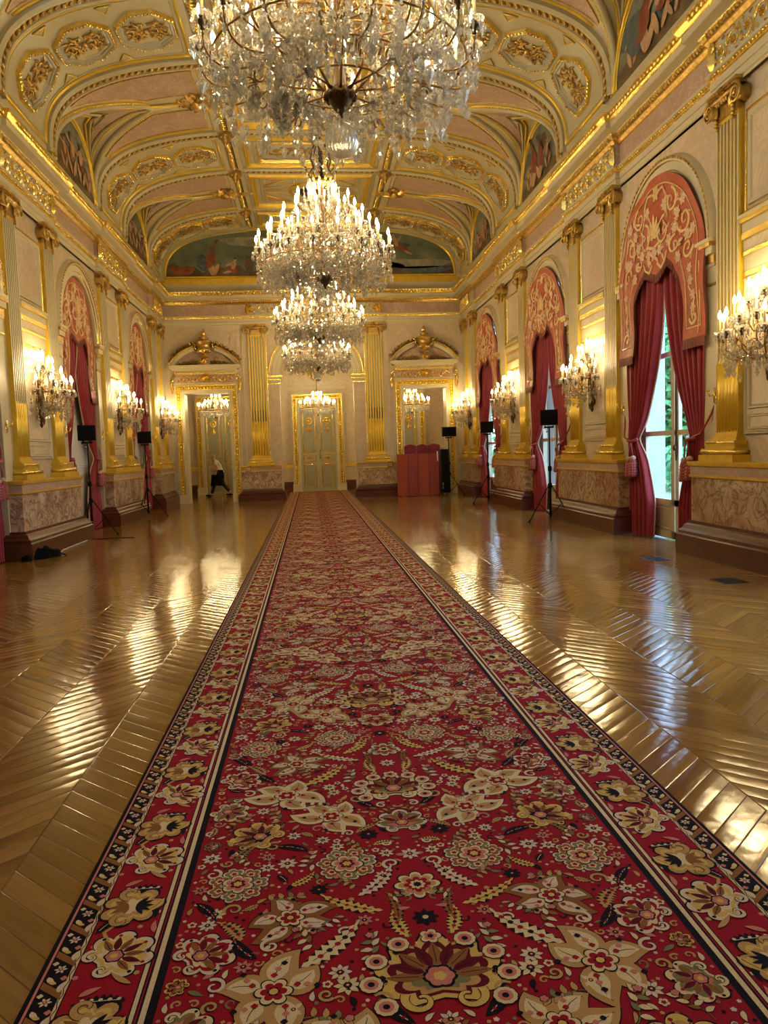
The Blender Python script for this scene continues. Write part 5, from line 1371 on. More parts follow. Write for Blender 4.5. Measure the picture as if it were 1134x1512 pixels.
    for i in range(8):           # tall spikes between the upper candles
        a = 2 * pi * i / 8; 
        for q in range(5): bipyr(g, (0.28 * cos(a), 0.28 * sin(a), o(5.28 + 0.055 * q)), 0.022 - 0.003 * q, 0.03, 0.03, 6)
        for q in range(4): bipyr(g, (0.26 * cos(a), 0.26 * sin(a), o(5.86) + 0.045 * q), 0.03 - 0.005 * q, 0.03, 0.03, 6)
    for i in range(6):
        bipyr(g, (0, 0, o(5.78 + 0.07 * i)), 0.05, 0.04, 0.04, 8)
    gz = g.obj('crystal_strands', ['crystal'], root); gz['kind'] = 'stuff'
    return root
labs = ['largest crystal chandelier, overhead, cut off by the top of the photo', 'second crystal chandelier from the camera, its whole lit cone in view', 'third crystal chandelier, its lower half below the second one', 'smallest and lowest looking of the four hall chandeliers, before the back wall']
proto = chandelier(labs[0], (0, 5.90, ZH), ZF)
for k in range(1, 4): copy_tree(proto, (0, 5.90 + P * k, ZH), 0.35 * k, labs[k])

# smaller chandeliers of the gallery
def small_chandelier(label, loc):
    root = thing('chandelier', label, 'chandelier', loc, 0, 'small gallery chandeliers'); R_ = random.Random(9)
    g = G(); g.lathe([(0.0, 0.10), (0.05, 0.12), (0.08, 0.17), (0.03, 0.22), (0.025, 0.8), (0.06, 0.86), (0.02, 0.92), (0.015, 2.9), (0.0, 2.9)], 10); 
    g.tube([(0.68 * cos(2 * pi * i / 36), 0.68 * sin(2 * pi * i / 36), 0.42) for i in range(36)], 0.02, 6, 0, True)
    for i in range(8): a = 2 * pi * i / 8; g.tube([(0.03 * cos(a), 0.03 * sin(a), 0.8), (0.3 * cos(a), 0.3 * sin(a), 0.62), (0.68 * cos(a), 0.68 * sin(a), 0.42)], 0.009, 5, 0)
    g.obj('frame', ['gilt_arm'], root)
    for rad, n, z in ((0.68, 16, 0.45), (0.42, 10, 0.58), (0.18, 6, 0.78)):
        for i in range(n):
            a = 2 * pi * (i + .5) / n; ca = meshobj('candle', CAN, root, (rad * cos(a), rad * sin(a), z)); meshobj('bulb', FLS, ca, (0, 0, 0.162), (0, 0, 0), (1.1, 1.1, 1.1))
            
    g = G()
    for i in range(170):
        a = R_.uniform(0, 2 * pi); rad = R_.choice((0.68, 0.68, 0.6, 0.5, 0.38, 0.25)); strand(g, rad * cos(a), rad * sin(a), 0.42 - 0.12 * (1 - rad / 0.68), R_.uniform(.14, .26), 0.013)
    o_ = g.obj('crystal_strands', ['crystal'], root); o_['kind'] = 'stuff'
    return root
sp0 = small_chandelier('small chandelier seen through the open left doorway', (-3.87, 30.4, 2.95))
copy_tree(sp0, (0.02, 30.4, 2.95), 0.2, 'small chandelier in front of the closed central door'); copy_tree(sp0, (3.75, 30.4, 2.95), 0.4, 'small chandelier seen through the right doorway above the red screens')

# wall sconces
def sconce(label, loc, rz):
    root = thing('wall_sconce', label, 'sconce', loc, rz, 'crystal wall sconces'); R_ = random.Random(21)
    # origin at the lower tip (z 2.25)
    g = G()
    prof = [(0.0, -0.02), (0.02, 0.0), (0.035, 0.04), (0.02, 0.08), (0.06, 0.14), (0.075, 0.20), (0.035, 0.28), (0.05, 0.40), (0.07, 0.50), (0.035, 0.62), (0.03, 0.9), (0.05, 0.96), (0.0, 1.02)]
    g.lathe(prof, 10, (0, -0.06, 0), 0); leafr(g, 0, 0.25, pi / 2, 0.5, 0.08, -0.10, 0, 0.04); leafr(g, 0, 0.24, -pi / 2, 0.2, 0.06, -0.10, 0, 0.03)
    g.obj('bracket', ['bronze'], root)
    tiers = [(0.56, 7, 0.62, 0.38, 0.0), (0.40, 5, 0.80, 0.5, 0.0), (0.24, 4, 0.98, 0.7, 0.0), (0.09, 3, 1.10, 0.9, 0.0)]
    for rad, n, z, zr, ph in tiers:
        g = G(); g.tube([(0.0, 0, zr), (rad * 0.4, 0, zr - 0.06), (rad * 0.8, 0, zr - 0.05), (rad, 0, zr + 0.03), (rad, 0, z - 0.05)], 0.009, 6, 0)
        g.tube([(rad * 0.55 + 0.05 * cos(t_), 0, zr + 0.0 + 0.05 * sin(t_)) for t_ in [i * 0.6 for i in range(9)]], 0.007, 5, 0)
        am = g.mesh('arm', ['gilt_arm'])
        for i in range(n):
            a = -pi + pi * (i + 0.5) / n if rad > 0.1 else -pi + pi * (i + .5) / n
            ao = meshobj('arm', am, root, (0, -0.07, 0), (0, 0, a)); meshobj('candle_cup', CUP, ao, (rad, 0, z)); meshobj('drip_glass', BOB, ao, (rad, 0, z + 0.02))
            ca = meshobj('candle', CAN, root, (rad * cos(a), -0.07 + rad * sin(a), z + 0.03)); meshobj('bulb', FLS, ca, (0, 0, 0.162), (0, 0, 0), (1.15, 1.15, 1.1))
    for i in range(16):
        a = -pi + pi * i / 15; meshobj('crystal_drop', DROPS[(i * 3) % 5], root, (0.50 * cos(a), -0.07 + 0.50 * sin(a), 0.50 - 0.02 * (i % 2)), (0, 0, i))
    g = G()
    for i in range(80):
        a = R_.uniform(-pi, 0); rad = R_.choice((0.15, 0.25, 0.32, 0.42, 0.56)); strand(g, rad * cos(a), -0.07 + rad * sin(a), 0.52 - 0.25 * (1 - rad / .56) + R_.uniform(-.03, .05), R_.uniform(.10, .2), 0.010)
    for rad, n, z, zr, ph in tiers[:3]:
        for i in range(n * 8): a = -pi + pi * (i + .5) / (n * 8); bipyr(g, (rad * cos(a), -0.07 + rad * sin(a), z - 0.05 - 0.04 * abs(sin(i * pi / 8))), 0.009, 0.012, 0.012, 5)
    o_ = g.obj('crystal_strands', ['crystal'], root); o_['kind'] = 'stuff'
    return root
s0 = sconce('lit crystal wall sconce, largest, cut off by the right photo edge', (XW - 0.01, BLK[1] , 2.25), -pi / 2)
for x, y, lb in ((XW - .01, BLK[2], 'lit crystal sconce on the right wall past the big window'), (XW - .01, BLK[3], 'lit crystal sconce on the right wall past the middle window'), (XW - .01, BLK[3] + P - 0.2, 'lit crystal sconce on the right wall nearest the far corner'),
                 (-XW + .01, BLK[2], 'lit crystal sconce on the left wall, nearest the camera'), (-XW + .01, BLK[3], 'lit crystal sconce on the left wall, middle of the three'), (-XW + .01, BLK[3] + P - 0.2, 'lit crystal sconce on the left wall beside the open left doorway')):
    copy_tree(s0, (x, y, 2.25), -pi / 2 if x > 0 else pi / 2, lb)

# ------------------------------------------------------------------ speakers on tripods
def tripod(label, loc, rz):
    t = thing('speaker_stand', label, 'speaker stand', loc, rz, 'black tripod stands')
    g = G(); g.tube([(0, 0, 0.10), (0, 0, 1.15)], 0.024, 8, 0); g.tube([(0, 0, 1.10), (0, 0, 2.0)], 0.016, 8, 0); g.box(-0.10, 0.10, -0.05, 0.05, 1.97, 2.005, 0); g.tube([(-.08, 0, 1.99), (-.08, 0, 2.03)], 0.01, 6, 0); g.tube([(.08, 0, 1.99), (.08, 0, 2.03)], 0.01, 6, 0); g.obj('pole', ['black_plastic'], t)
    g = G(); g.lathe([(0.03, 1.06), (0.04, 1.07), (0.04, 1.15), (0.03, 1.17)], 10); g.lathe([(0.03, 0.70), (0.042, 0.71), (0.042, 0.80), (0.03, 0.81)], 10); g.obj('collar', ['black_plastic'], t)
    g = G(); g.tube([(0.03, 0, 1.11), (0.085, 0, 1.11)], 0.007, 6, 0); g.ell((0.09, 0, 1.11), (0.018, 0.018, 0.018), 6, 4, 0); g.ell((-0.05, 0, 1.90), (0.025, 0.02, 0.02), 6, 4, 0); g.tube([(0, 0, 1.9), (-.05, 0, 1.9)], 0.007, 5, 0); g.obj('knob', ['chrome'], t)
    for k in range(3):
        a = 2 * pi * k / 3 + pi / 2; c_, s_ = cos(a), sin(a)
        g = G(); g.tube([(0.035 * c_, 0.035 * s_, 0.76), (0.50 * c_, 0.50 * s_, 0.02)], 0.012, 6, 0); g.tube([(0.02 * c_, 0.02 * s_, 0.14), (0.27 * c_, 0.27 * s_, 0.38)], 0.009, 5, 0)
        lg = g.obj('leg', ['black_plastic'], t)
        g = G(); g.tube([(0.485 * c_, 0.485 * s_, 0.045), (0.52 * c_, 0.52 * s_, 0.001)], 0.018, 7, 0); g.obj('rubber_foot', ['black_cloth'], lg)
    return t
def speaker(label, loc, rz, w=0.36):
    t = thing('loudspeaker', label, 'loudspeaker', loc, rz, 'black loudspeakers')
    g = G(); a = w / 2
    pts = [(-a, -0.15), (a, -0.15), (a * 0.86, 0.15), (-a * 0.86, 0.15)]
    g.add([(x, y, 0) for x, y in pts] + [(x, y, 0.32) for x, y in pts], [(0, 3, 2, 1), (4, 5, 6, 7), (0, 1, 5, 4), (1, 2, 6, 5), (2, 3, 7, 6), (3, 0, 4, 7)]); g.obj('cabinet', ['black_plastic'], t)
    g = G(); g.box(-a + 0.015, a - 0.015, -0.165, -0.15, 0.015, 0.305, 0); g.obj('grille', ['black_cloth'], t)
    g = G(); g.tube([(-0.08, 0, 0.01), (-0.12, -0.02, -0.06), (-0.05, -0.02, -0.09), (0.0, -0.02, -0.02)], 0.006, 5, 0); g.obj('cable', ['black_plastic'], t)
    return t
SPK = [((-5.02, 16.9), 0.25, 'by the nearer left wall curtain', 'left, nearer'), ((-4.83, 21.7), 0.2, 'by the farther left window', 'left, farther'),
       ((4.72, 15.95), -0.3, 'in front of the middle right window', 'r1'), ((4.79, 22.0), -0.2, 'in front of the farthest right window', 'r2'), ((4.42, 26.2), 0.05, 'beside the red folding screens', 'r3')]
for (x, y), rz, ds, _ in SPK:
    tripod('black tripod stand ' + ds, (x, y, 0), rz + (0 if x > 0 else 0.4)); speaker('black loudspeaker ' + ds, (x, y, 2.03), rz, 0.48 if _ == 'r3' else 0.36)

# ------------------------------------------------------------------ folding screens, case
def folding(name, label, x0, x1, y, h, n, mat, top=0.0, ang=0.16):
    t = thing(name, label, 'folding screen', ((x0 + x1) / 2, y, 0))
    w = (x1 - x0) / n; cx = (x0 + x1) / 2
    for i in range(n):
        a, b = x0 + w * i - cx, x0 + w * (i + 1) - cx; s = ang if i % 2 else -ang
        g = G(); m_ = 10
        for j in range(m_):
            u0, u1 = j / m_, (j + 1) / m_
            def q(u): return a + 0.008 + (b - a - 0.016) * u, s * (u - 0.5), h + top * sin(pi * u)
            (xa, ya, za), (xb, yb, zb) = q(u0), q(u1)
            g.add([(xa, ya - .02, 0.01), (xb, yb - .02, 0.01), (xb, yb - .02, zb), (xa, ya - .02, za), (xa, ya + .02, 0.01), (xb, yb + .02, 0.01), (xb, yb + .02, zb), (xa, ya + .02, za)],
                  [(0, 1, 2, 3), (4, 7, 6, 5), (3, 2, 6, 7), (0, 4, 5, 1)] + ([(0, 3, 7, 4)] if j == 0 else []) + ([(1, 5, 6, 2)] if j == m_ - 1 else []))
        g.obj('panel', [mat], t)
    return t
folding('folding_screen', 'low brick red folding screen of four flat panels standing in front of the right doorway', 2.66, 4.14, 26.62, 1.47, 4, 'screen_red')
folding('folding_screen', 'taller wine red folding screen with scalloped top behind the brick red one', 2.98, 4.24, 27.05, 1.74, 3, 'screen_wine', 0.06)
t = thing('flight_case', 'tall narrow black equipment case standing right of the red screens', 'case', (4.40, 27.1, 0))
g = G(); g.box(-0.13, 0.13, -0.18, 0.18, 0.06, 1.60, 0); g.box(-0.135, 0.135, -0.185, 0.185, 1.2, 1.23, 0); g.obj('body', ['black_plastic'], t)
g = G()
for a in (-0.09, 0.09):
    for b in (-0.13, 0.13): g.ell((a, b, 0.032), (0.02, 0.03, 0.032), 8, 6, 0)
g.obj('caster', ['black_plastic'], t)
g = G(); g.box(-0.10, -0.07, -0.19, -0.18, 0.2, 0.42, 0); g.obj('latch', ['chrome'], t)
g = G(); g.box(-0.02, 0.02, -0.006, 0, 0, 0.33, 0); tag(g.obj('white_tag', ['paper'], None, (4.08, 26.60, 1.20)), 'white paper strip hanging on the edge of the brick red screen', 'tag')

# floor grates, bag, cords
for i, (x, y, lb) in enumerate(((4.33, 10.1, 'dark square floor vent before the big window'), (4.35, 8.25, 'dark square floor vent nearest the camera at the right'))):
    g = G(); g.box(-0.15, 0.15, -0.17, 0.17, 0, 0.004, 0)
    for k in range(9): g.box(-0.13, 0.13, -0.15 + k * 0.035, -0.14 + k * 0.035, 0.004, 0.007, 0)
    tag(g.obj('floor_vent', ['grate'], None, (x, y, 0)), lb, 'vent')
g = G()
R_ = random.Random(4)
def bagf(u, v):
    a = 2 * pi * u; t_ = pi * 0.5 * v; rr = 0.36 * cos(t_) ** 0.6 * (1 + 0.14 * sin(3 * a + 1) + 0.07 * sin(7 * a)); return (rr * cos(a) * 0.8, rr * sin(a) * 1.3, 0.17 * sin(t_) ** 0.8 * (1 + 0.2 * sin(2 * a + 6 * v)) + 0.002)
g.grid(bagf, 36, 9, 0, True)
tb = thing('bag', 'black cloth bag slumped on the floor beside the left curtain', 'bag', (-4.98, 13.45, 0)); g.obj('body', ['black_cloth'], tb)
g = G(); g.tube([(0.1, -0.2, 0.12), (0.2, -0.3, 0.19), (0.26, -0.1, 0.14), (0.34, 0.15, 0.03), (0.42, 0.1, 0.012)], 0.012, 6, 0); g.obj('strap', ['black_plastic'], tb)
def cord(name, label, pts, r, mat):
    g = G(); g.tube(pts, r, 6, 0); tag(g.obj(name, [mat], None, (0, 0, 0)), label, 'cable')
cord('power_cable', 'thin pale cable along the left baseboard from the bag to the first stand', [(-4.75, 13.75, 0.007), (-4.87, 14.4, 0.007), (-4.885, 15.3, 0.007), (-4.88, 15.95, 0.007)], 0.007, 'paper')
cord('power_cable', 'black cable on the parquet under the nearer left speaker stand', [(-4.86, 16.25, 0.007), (-4.7, 16.12, 0.007), (-4.45, 16.2, 0.007), (-4.0, 16.15, 0.007)], 0.007, 'black_plastic')

# ------------------------------------------------------------------ person
def person():
    t = thing('person', 'man in white short-sleeved shirt and dark trousers walking behind the left doorway', 'person', (-4.0, 31.6, 0))
    J = {'pel': (0, 0, 0.95), 'sp1': (-0.04, 0, 1.10), 'ch': (-0.11, 0, 1.33), 'nk': (-0.20, 0, 1.49), 'hd': (-0.27, 0, 1.58), 'top': (-0.29, 0, 1.66),
         'sl': (-0.13, -0.17, 1.40), 'el': (-0.07, -0.24, 1.13), 'wl': (-0.14, -0.24, 0.90), 'sr': (-0.13, 0.17, 1.40), 'er': (-0.02, 0.23, 1.14), 'wr': (-0.16, 0.22, 0.93),
         'hl': (0.0, -0.09, 0.92), 'kl': (-0.20, -0.09, 0.52), 'al': (-0.34, -0.09, 0.10), 'tl': (-0.50, -0.09, 0.045), 'hr': (0.0, 0.09, 0.92), 'kr': (0.10, 0.09, 0.50), 'ar': (0.36, 0.09, 0.17), 'tr': (0.29, 0.09, 0.05)}
    Rd = {'pel': .15, 'sp1': .145, 'ch': .15, 'nk': .06, 'hd': .085, 'top': .07, 'sl': .07, 'el': .045, 'wl': .032, 'sr': .07, 'er': .045, 'wr': .032, 'hl': .10, 'kl': .065, 'al': .045, 'tl': .035, 'hr': .10, 'kr': .065, 'ar': .045, 'tr': .035}
    Ed = [('pel', 'sp1'), ('sp1', 'ch'), ('ch', 'nk'), ('nk', 'hd'), ('hd', 'top'), ('ch', 'sl'), ('sl', 'el'), ('el', 'wl'), ('ch', 'sr'), ('sr', 'er'), ('er', 'wr'), ('pel', 'hl'), ('hl', 'kl'), ('kl', 'al'), ('al', 'tl'), ('pel', 'hr'), ('hr', 'kr'), ('kr', 'ar'), ('ar', 'tr')]
    def skin(name, keys, edges, infl, mats, parent):
        ks = list(keys); me = bpy.data.meshes.new(name); me.from_pydata([J[k] for k in ks], [(ks.index(a), ks.index(b)) for a, b in edges], []); me.materials.append(M[mats])
        o = bpy.data.objects.new(name, me); COL.objects.link(o); o.parent = parent
        md = o.modifiers.new('skin', 'SKIN'); md.use_smooth_shade = True
        for i, k in enumerate(ks): me.skin_vertices[0].data[i].radius = (Rd[k] + infl, (Rd[k] + infl) * (1.0 if k not in ('ch', 'sp1', 'pel') else 1.1)); me.skin_vertices[0].data[i].use_root = (i == 0)
        s_ = o.modifiers.new('sub', 'SUBSURF'); s_.levels = 2; s_.render_levels = 2; return o
    # hands: five fingers each
    ks = list(J.keys()); E_ = list(Ed)
    for s, w in (('l', 'wl'), ('r', 'wr')):
        wx, wy, wz = J[w]; pm = 'pm' + s; J[pm] = (wx - 0.02, wy, wz - 0.07); Rd[pm] = 0.028; ks.append(pm); E_.append((w, pm))
        for f_ in range(4):
            k1, k2 = 'f%d%s' % (f_, s), 'g%d%s' % (f_, s); oy = (f_ - 1.5) * 0.02
            J[k1] = (wx - 0.035, wy + oy, wz - 0.11); J[k2] = (wx - 0.02, wy + oy, wz - 0.15 + 0.006 * abs(f_ - 1)); Rd[k1] = .009; Rd[k2] = .008; ks += [k1, k2]; E_ += [(pm, k1), (k1, k2)]
        k1, k2 = 't1' + s, 't2' + s; J[k1] = (wx - 0.055, wy + 0.01, wz - 0.06); J[k2] = (wx - 0.07, wy + 0.01, wz - 0.095); Rd[k1] = .011; Rd[k2] = .009; ks += [k1, k2]; E_ += [(pm, k1), (k1, k2)]
    skin('body', ks, E_, 0.0, 'skin', t)
    skin('shirt', ['sp1', 'pel', 'ch', 'sl', 'sr', 'el2', 'er2'], [('sp1', 'pel'), ('sp1', 'ch'), ('ch', 'sl'), ('sl', 'el2'), ('ch', 'sr'), ('sr', 'er2')], 0.02, 'shirt', t) if (J.update({'el2': (-0.09, -0.215, 1.24), 'er2': (-0.06, 0.21, 1.24)}) or Rd.update({'el2': .055, 'er2': .055}) or True) else None
    skin('trousers', ['pel', 'hl', 'kl', 'al', 'hr', 'kr', 'ar'], [('pel', 'hl'), ('hl', 'kl'), ('kl', 'al'), ('pel', 'hr'), ('hr', 'kr'), ('kr', 'ar')], 0.02, 'trousers', t)
    for s, k in ((-1, 'tl'), (1, 'tr')):
        x, y, z = J[k]; g = G(); g.ell((x + 0.05, y, z + 0.005), (0.145, 0.05, 0.05), 12, 7, 0); g.obj('shoe', ['black_plastic'], t)
    x, y, z = J['hd']
    g = G(); g.ell((x + 0.03, y, z + 0.025), (0.095, 0.088, 0.085), 14, 8, 0); g.obj('hair', ['hair'], t)
    g = G(); g.ell((x - 0.095, y, z - 0.01), (0.022, 0.014, 0.022), 6, 5, 0); g.ell((x - 0.01, y - 0.088, z), (0.02, 0.008, 0.03), 6, 5, 0); g.box(x - 0.093, x - 0.083, y - 0.03, y + 0.03, z - 0.055, z - 0.048, 0)
    for s in (-1, 1): g.ell((x - 0.082, y + s * 0.032, z + 0.015), (0.008, 0.012, 0.008), 6, 4, 1)
    g.obj('face', ['skin', 'black_plastic'], t)
    b = thing('shoulder_bag', 'black bag carried low by the walking man', 'bag', (-4.12, 31.36, 0.45)); g = G()
    def bf(u, v):
        a = 2 * pi * u; sx = 0.23 * (1 - 0.25 * (v)) ; return (sx * cos(a) * (1 + .1 * sin(3 * a)), 0.07 * sin(a), 0.42 * v + 0.02 * sin(2 * a))
    g.grid(bf, 24, 8, 0, True); g.poly([bf(i / 24, 0) for i in range(24)], 0); g.poly([bf(i / 24, 1) for i in range(24)], 0); g.obj('body', ['black_cloth'], b); g = G(); g.tube([(-0.10, 0, 0.40), (-0.03, 0, 0.46), (0.06, 0, 0.40)], 0.01, 6, 0); g.obj('handle', ['black_cloth'], b)
person()

# ------------------------------------------------------------------ outside the right windows
g = G(); g.box(XW + 0.34, 60, -10, 90, -0.14, -0.02, 0); struct(g.obj('ground_terrace', ['ext_stone']))
g = G(); g.box(10.5, 60, -10, 110, -0.02, 0.02, 0); struct(g.obj('ground_lawn', ['lawn'])); 
g = G(); g.box(8.3, 10.5, -10, 110, -0.02, 0.03, 0); struct(g.obj('ground_path', ['path']))
PIER = None
for k in range(0, 3):
    if PIER is None:
        g = G(); g.box(-0.20, 0.20, -0.62, 0.62, 0.3, 5.2, 0); g.box(-0.24, 0.24, -0.66, 0.66, 0, 0.3, 0); g.box(-0.26, 0.26, -0.68, 0.68, 5.2, 5.6, 0); PIER = g.mesh('shaft', ['ext_stone'])
    t = thing('stone_pier', ['pale stone pier outside the big right window', 'pale stone pier outside the middle right window', 'pale stone pier outside the farthest right window', 'pale stone pier outside beyond the last window'][k], 'pier', (7.0, 16.42 + k * P, -0.02), 0, 'stone piers outside')
    meshobj('shaft', PIER, t)
def tree(label, x, y, h, r, seed):
    t = thing('tree', label, 'tree', (x, y, 0.0)); R_ = random.Random(seed)
    g = G(); g.tube([(0, 0, 0), (0.05, 0.05, h * 0.5), (0, 0.1, h * 0.75)], [0.2, 0.15, 0.08], 8, 0); g.obj('trunk', ['bark'], t)
    g = G()
    for i in range(4200):
        a, b = R_.uniform(0, 2 * pi), R_.uniform(-1, 1); q = r * R_.uniform(0.35, 1.0) * (1 + 0.2 * sin(3 * a)); c_ = sqrt(1 - b * b)
        px, py, pz = q * c_ * cos(a), q * c_ * sin(a), h * 0.55 + q * 1.15 * b * h / (2.2 * r)
        d = Vector((R_.uniform(-1, 1), R_.uniform(-1, 1), R_.uniform(-1, 1))).normalized(); e_ = d.orthogonal().normalized() * 0.17; d = d * 0.28
        v = Vector((px, py, pz)); g.add([tuple(v - d), tuple(v + e_), tuple(v + d), tuple(v - e_)], [(0, 1, 2, 3)], 0)
    o = g.obj('foliage', ['leafg'], t); o['kind'] = 'stuff'
for i, (x, y, h, r, lb) in enumerate(((15.5, 31.6, 7.5, 3.0, 'leafy tree in the garden seen through the near leaf of the big window'), (20.5, 42.5, 9.5, 3.8, 'taller tree farther back in the garden behind the first one'), (19, 25.0, 7.5, 3.0, 'tree on the lawn nearest the terrace'), (17, 52, 9, 3.4, 'tree far behind the middle window'), (18, 66, 9, 3.3, 'tree far behind the farthest window'))):
    tree(lb, x, y, h, r, i)
g = G(); R_ = random.Random(2)
for i in range(6000):
    v = Vector((R_.uniform(10.9, 12.0), R_.uniform(12, 60), R_.uniform(0.0, 1.4))); d = Vector((R_.uniform(-1, 1), R_.uniform(-1, 1), R_.uniform(-1, 1))).normalized(); e_ = d.orthogonal().normalized() * 0.09; d = d * 0.16
    g.add([tuple(v - d), tuple(v + e_), tuple(v + d), tuple(v - e_)], [(0, 1, 2, 3)], 0)
o = g.obj('hedge', ['leafg']); o['kind'] = 'stuff'; o['label'] = 'low clipped garden hedge behind the lawn outside the windows'; o['category'] = 'hedge'

# ------------------------------------------------------------------ carpet
CMATS = ['c_red', 'c_dark', 'c_cream', 'c_yel', 'c_tan', 'c_brown', 'c_pink', 'c_olive', 'c_wine', 'c_pale']
cR, cD, cC, cY, cT, cB, cP, cO, cW, cL = range(10)
class Pat:
    def __init__(s): s.p = []
    def poly(s, pts, c, l): s.p.append((pts, c, l))
    def blob(s, x, y, r, n, dep, c, l, rot=0, sx=1, sy=1, sharp=1.0):
        K = max(16, n * 6); pts = []
        for i in range(K):
            t_ = 2 * pi * i / K; q = abs(cos(n * t_ / 2)) ** sharp; rr = r * (1 - dep + dep * q); a, b = rr * cos(t_) * sx, rr * sin(t_) * sy; pts.append((x + a * cos(rot) - b * sin(rot), y + a * sin(rot) + b * cos(rot)))
        s.poly(pts, c, l)
    def ribbon(s, crv, w0, w1, c, l, mid=None):
        L_, R_ = [], []; k = len(crv)
        for i, (x, y) in enumerate(crv):
            a = crv[max(0, i - 1)]; b = crv[min(k - 1, i + 1)]; dx, dy = b[0] - a[0], b[1] - a[1]; q = math.hypot(dx, dy) or 1; t_ = i / (k - 1)
            w = w0 + (w1 - w0) * t_ if mid is None else (w0 * (1 - t_) + w1 * t_ + mid * sin(pi * t_) ** 0.8)
            L_.append((x - dy / q * w, y + dx / q * w)); R_.append((x + dy / q * w, y - dx / q * w))
        s.poly(L_ + R_[::-1], c, l)
    def flower(s, x, y, r, n, cols, l=1, rot=0, sx=1, sy=1):
        s.blob(x, y, r * 1.09, n, 0.30, cD, l, rot, sx, sy, 0.7)
        for i, (c, q) in enumerate(cols): s.blob(x, y, r * q, n, 0.32, c, l + 1 + i, rot, sx, sy, 0.7)
    def daisy(s, x, y, r, c1=cL, c2=cW, n=8, l=1):
        for i in range(n):
            a = 2 * pi * i / n; s.leaf(x + r * 0.2 * cos(a), y + r * 0.2 * sin(a), a, r * 0.85, r * 0.23, c1, l + (i % 2) * 1, True)
        s.blob(x, y, r * 0.33, 6, 0.1, cD, l + 3); s.blob(x, y, r * 0.24, 6, 0.1, c2, l + 4); s.blob(x, y, r * 0.10, 4, 0, cC, l + 5)
    def leaf(s, x, y, ang, L, w, c, l, outline=False, bend=0.0, teeth=0):
        def mk(L, w, x, y):
            ce, n = [], 10 if not teeth else teeth * 2
            pts1, pts2 = [], []
            for i in range(n + 1):
                t_ = i / n; a = ang + bend * t_; cx = x + L * t_ * cos(ang + bend * t_ * 0.5); cy = y + L * t_ * sin(ang + bend * t_ * 0.5)
                ww = w * sin(pi * t_ ** 0.8) * (1.0 if not teeth else (1.25 if i % 2 else 0.55)); nx, ny = -sin(a), cos(a)
                pts1.append((cx + nx * ww, cy + ny * ww)); pts2.append((cx - nx * ww, cy - ny * ww))
            return pts1 + pts2[::-1][1:-1]
        o = 0.0022
        if outline: s.poly(mk(L + 2 * o, w + o, x - o * cos(ang), y - o * sin(ang)), cD, l); l += 1
        s.poly(mk(L, w, x, y), c, l)
        if w > 0.012 and L > 0.05: 
            crv = [(x + L * (0.15 + 0.7 * q / 6) * cos(ang + bend * (0.15 + 0.7 * q / 6) * .5), y + L * (0.15 + 0.7 * q / 6) * sin(ang + bend * (0.15 + 0.7 * q / 6) * .5)) for q in range(7)]
            s.ribbon(crv, 0.0015, 0.001, cD if c != cD else cL, l + 1)
    def scroll(s, x, y, r, a0, turns, sg, w0, w1, c, l, outline=True):
        crv = spiral(x, y, r, a0, turns, sg, 22, 0.22)
        if outline: s.ribbon(crv, w0 + 0.0025, w1 + 0.0025, cD, l)
        s.ribbon(crv, w0, w1, c, l + 1)
    def palmette(s, x, y, ang, R, cols, l=1, lobes=7):
        # fan of scalloped petals
        def fan(R, lob, k):
            pts = []; n = 60
            for i in range(n + 1):
                t_ = -2.45 + 4.9 * i / n; q = abs(cos(lob * t_ * 0.55)); env = 1 - 0.30 * abs(t_ / 2.45) ** 3; rr = R * env * (0.72 + 0.28 * q ** 0.7)
                pts.append((x + rr * cos(ang + t_), y + rr * sin(ang + t_)))
            return pts + [(x - R * 0.42 * cos(ang), y - R * 0.42 * sin(ang))]
        s.poly(fan(R * 1.06, lobes, 0), cD, l)
        for i, (c, q) in enumerate(cols): s.poly(fan(R * q, lobes, 0), c, l + 1 + i)
        b = l + 1 + len(cols)
        for i in range(lobes):
            a = ang - 1.5 + 3.0 * i / (lobes - 1); s.leaf(x + R * 0.22 * cos(a), y + R * 0.22 * sin(a), a, R * 0.55, R * 0.10, cW if i % 2 else cB, b, False)
            s.blob(x + R * 0.86 * cos(a) * 0.95, y + R * 0.86 * sin(a) * 0.95, R * 0.055, 4, 0.1, cR if i % 2 else cD, b)
        s.blob(x, y, R * 0.26, 6, 0.15, cD, b); s.blob(x, y, R * 0.21, 6, 0.15, cP, b + 1); s.blob(x, y, R * 0.10, 5, 0.2, cY, b + 2)
        for q in (-1, 1): s.scroll(x + R * 0.55 * cos(ang + q * 2.5), y + R * 0.55 * sin(ang + q * 2.5), R * 0.24, ang + q * 1.0, 0.9, q, R * 0.06, R * 0.02, cols[0][0], b)
def mirror(p): return [([(-x, y) for x, y in pts], c, l) for pts, c, l in p]
FT = 2.64                                   # field repeat along the runner
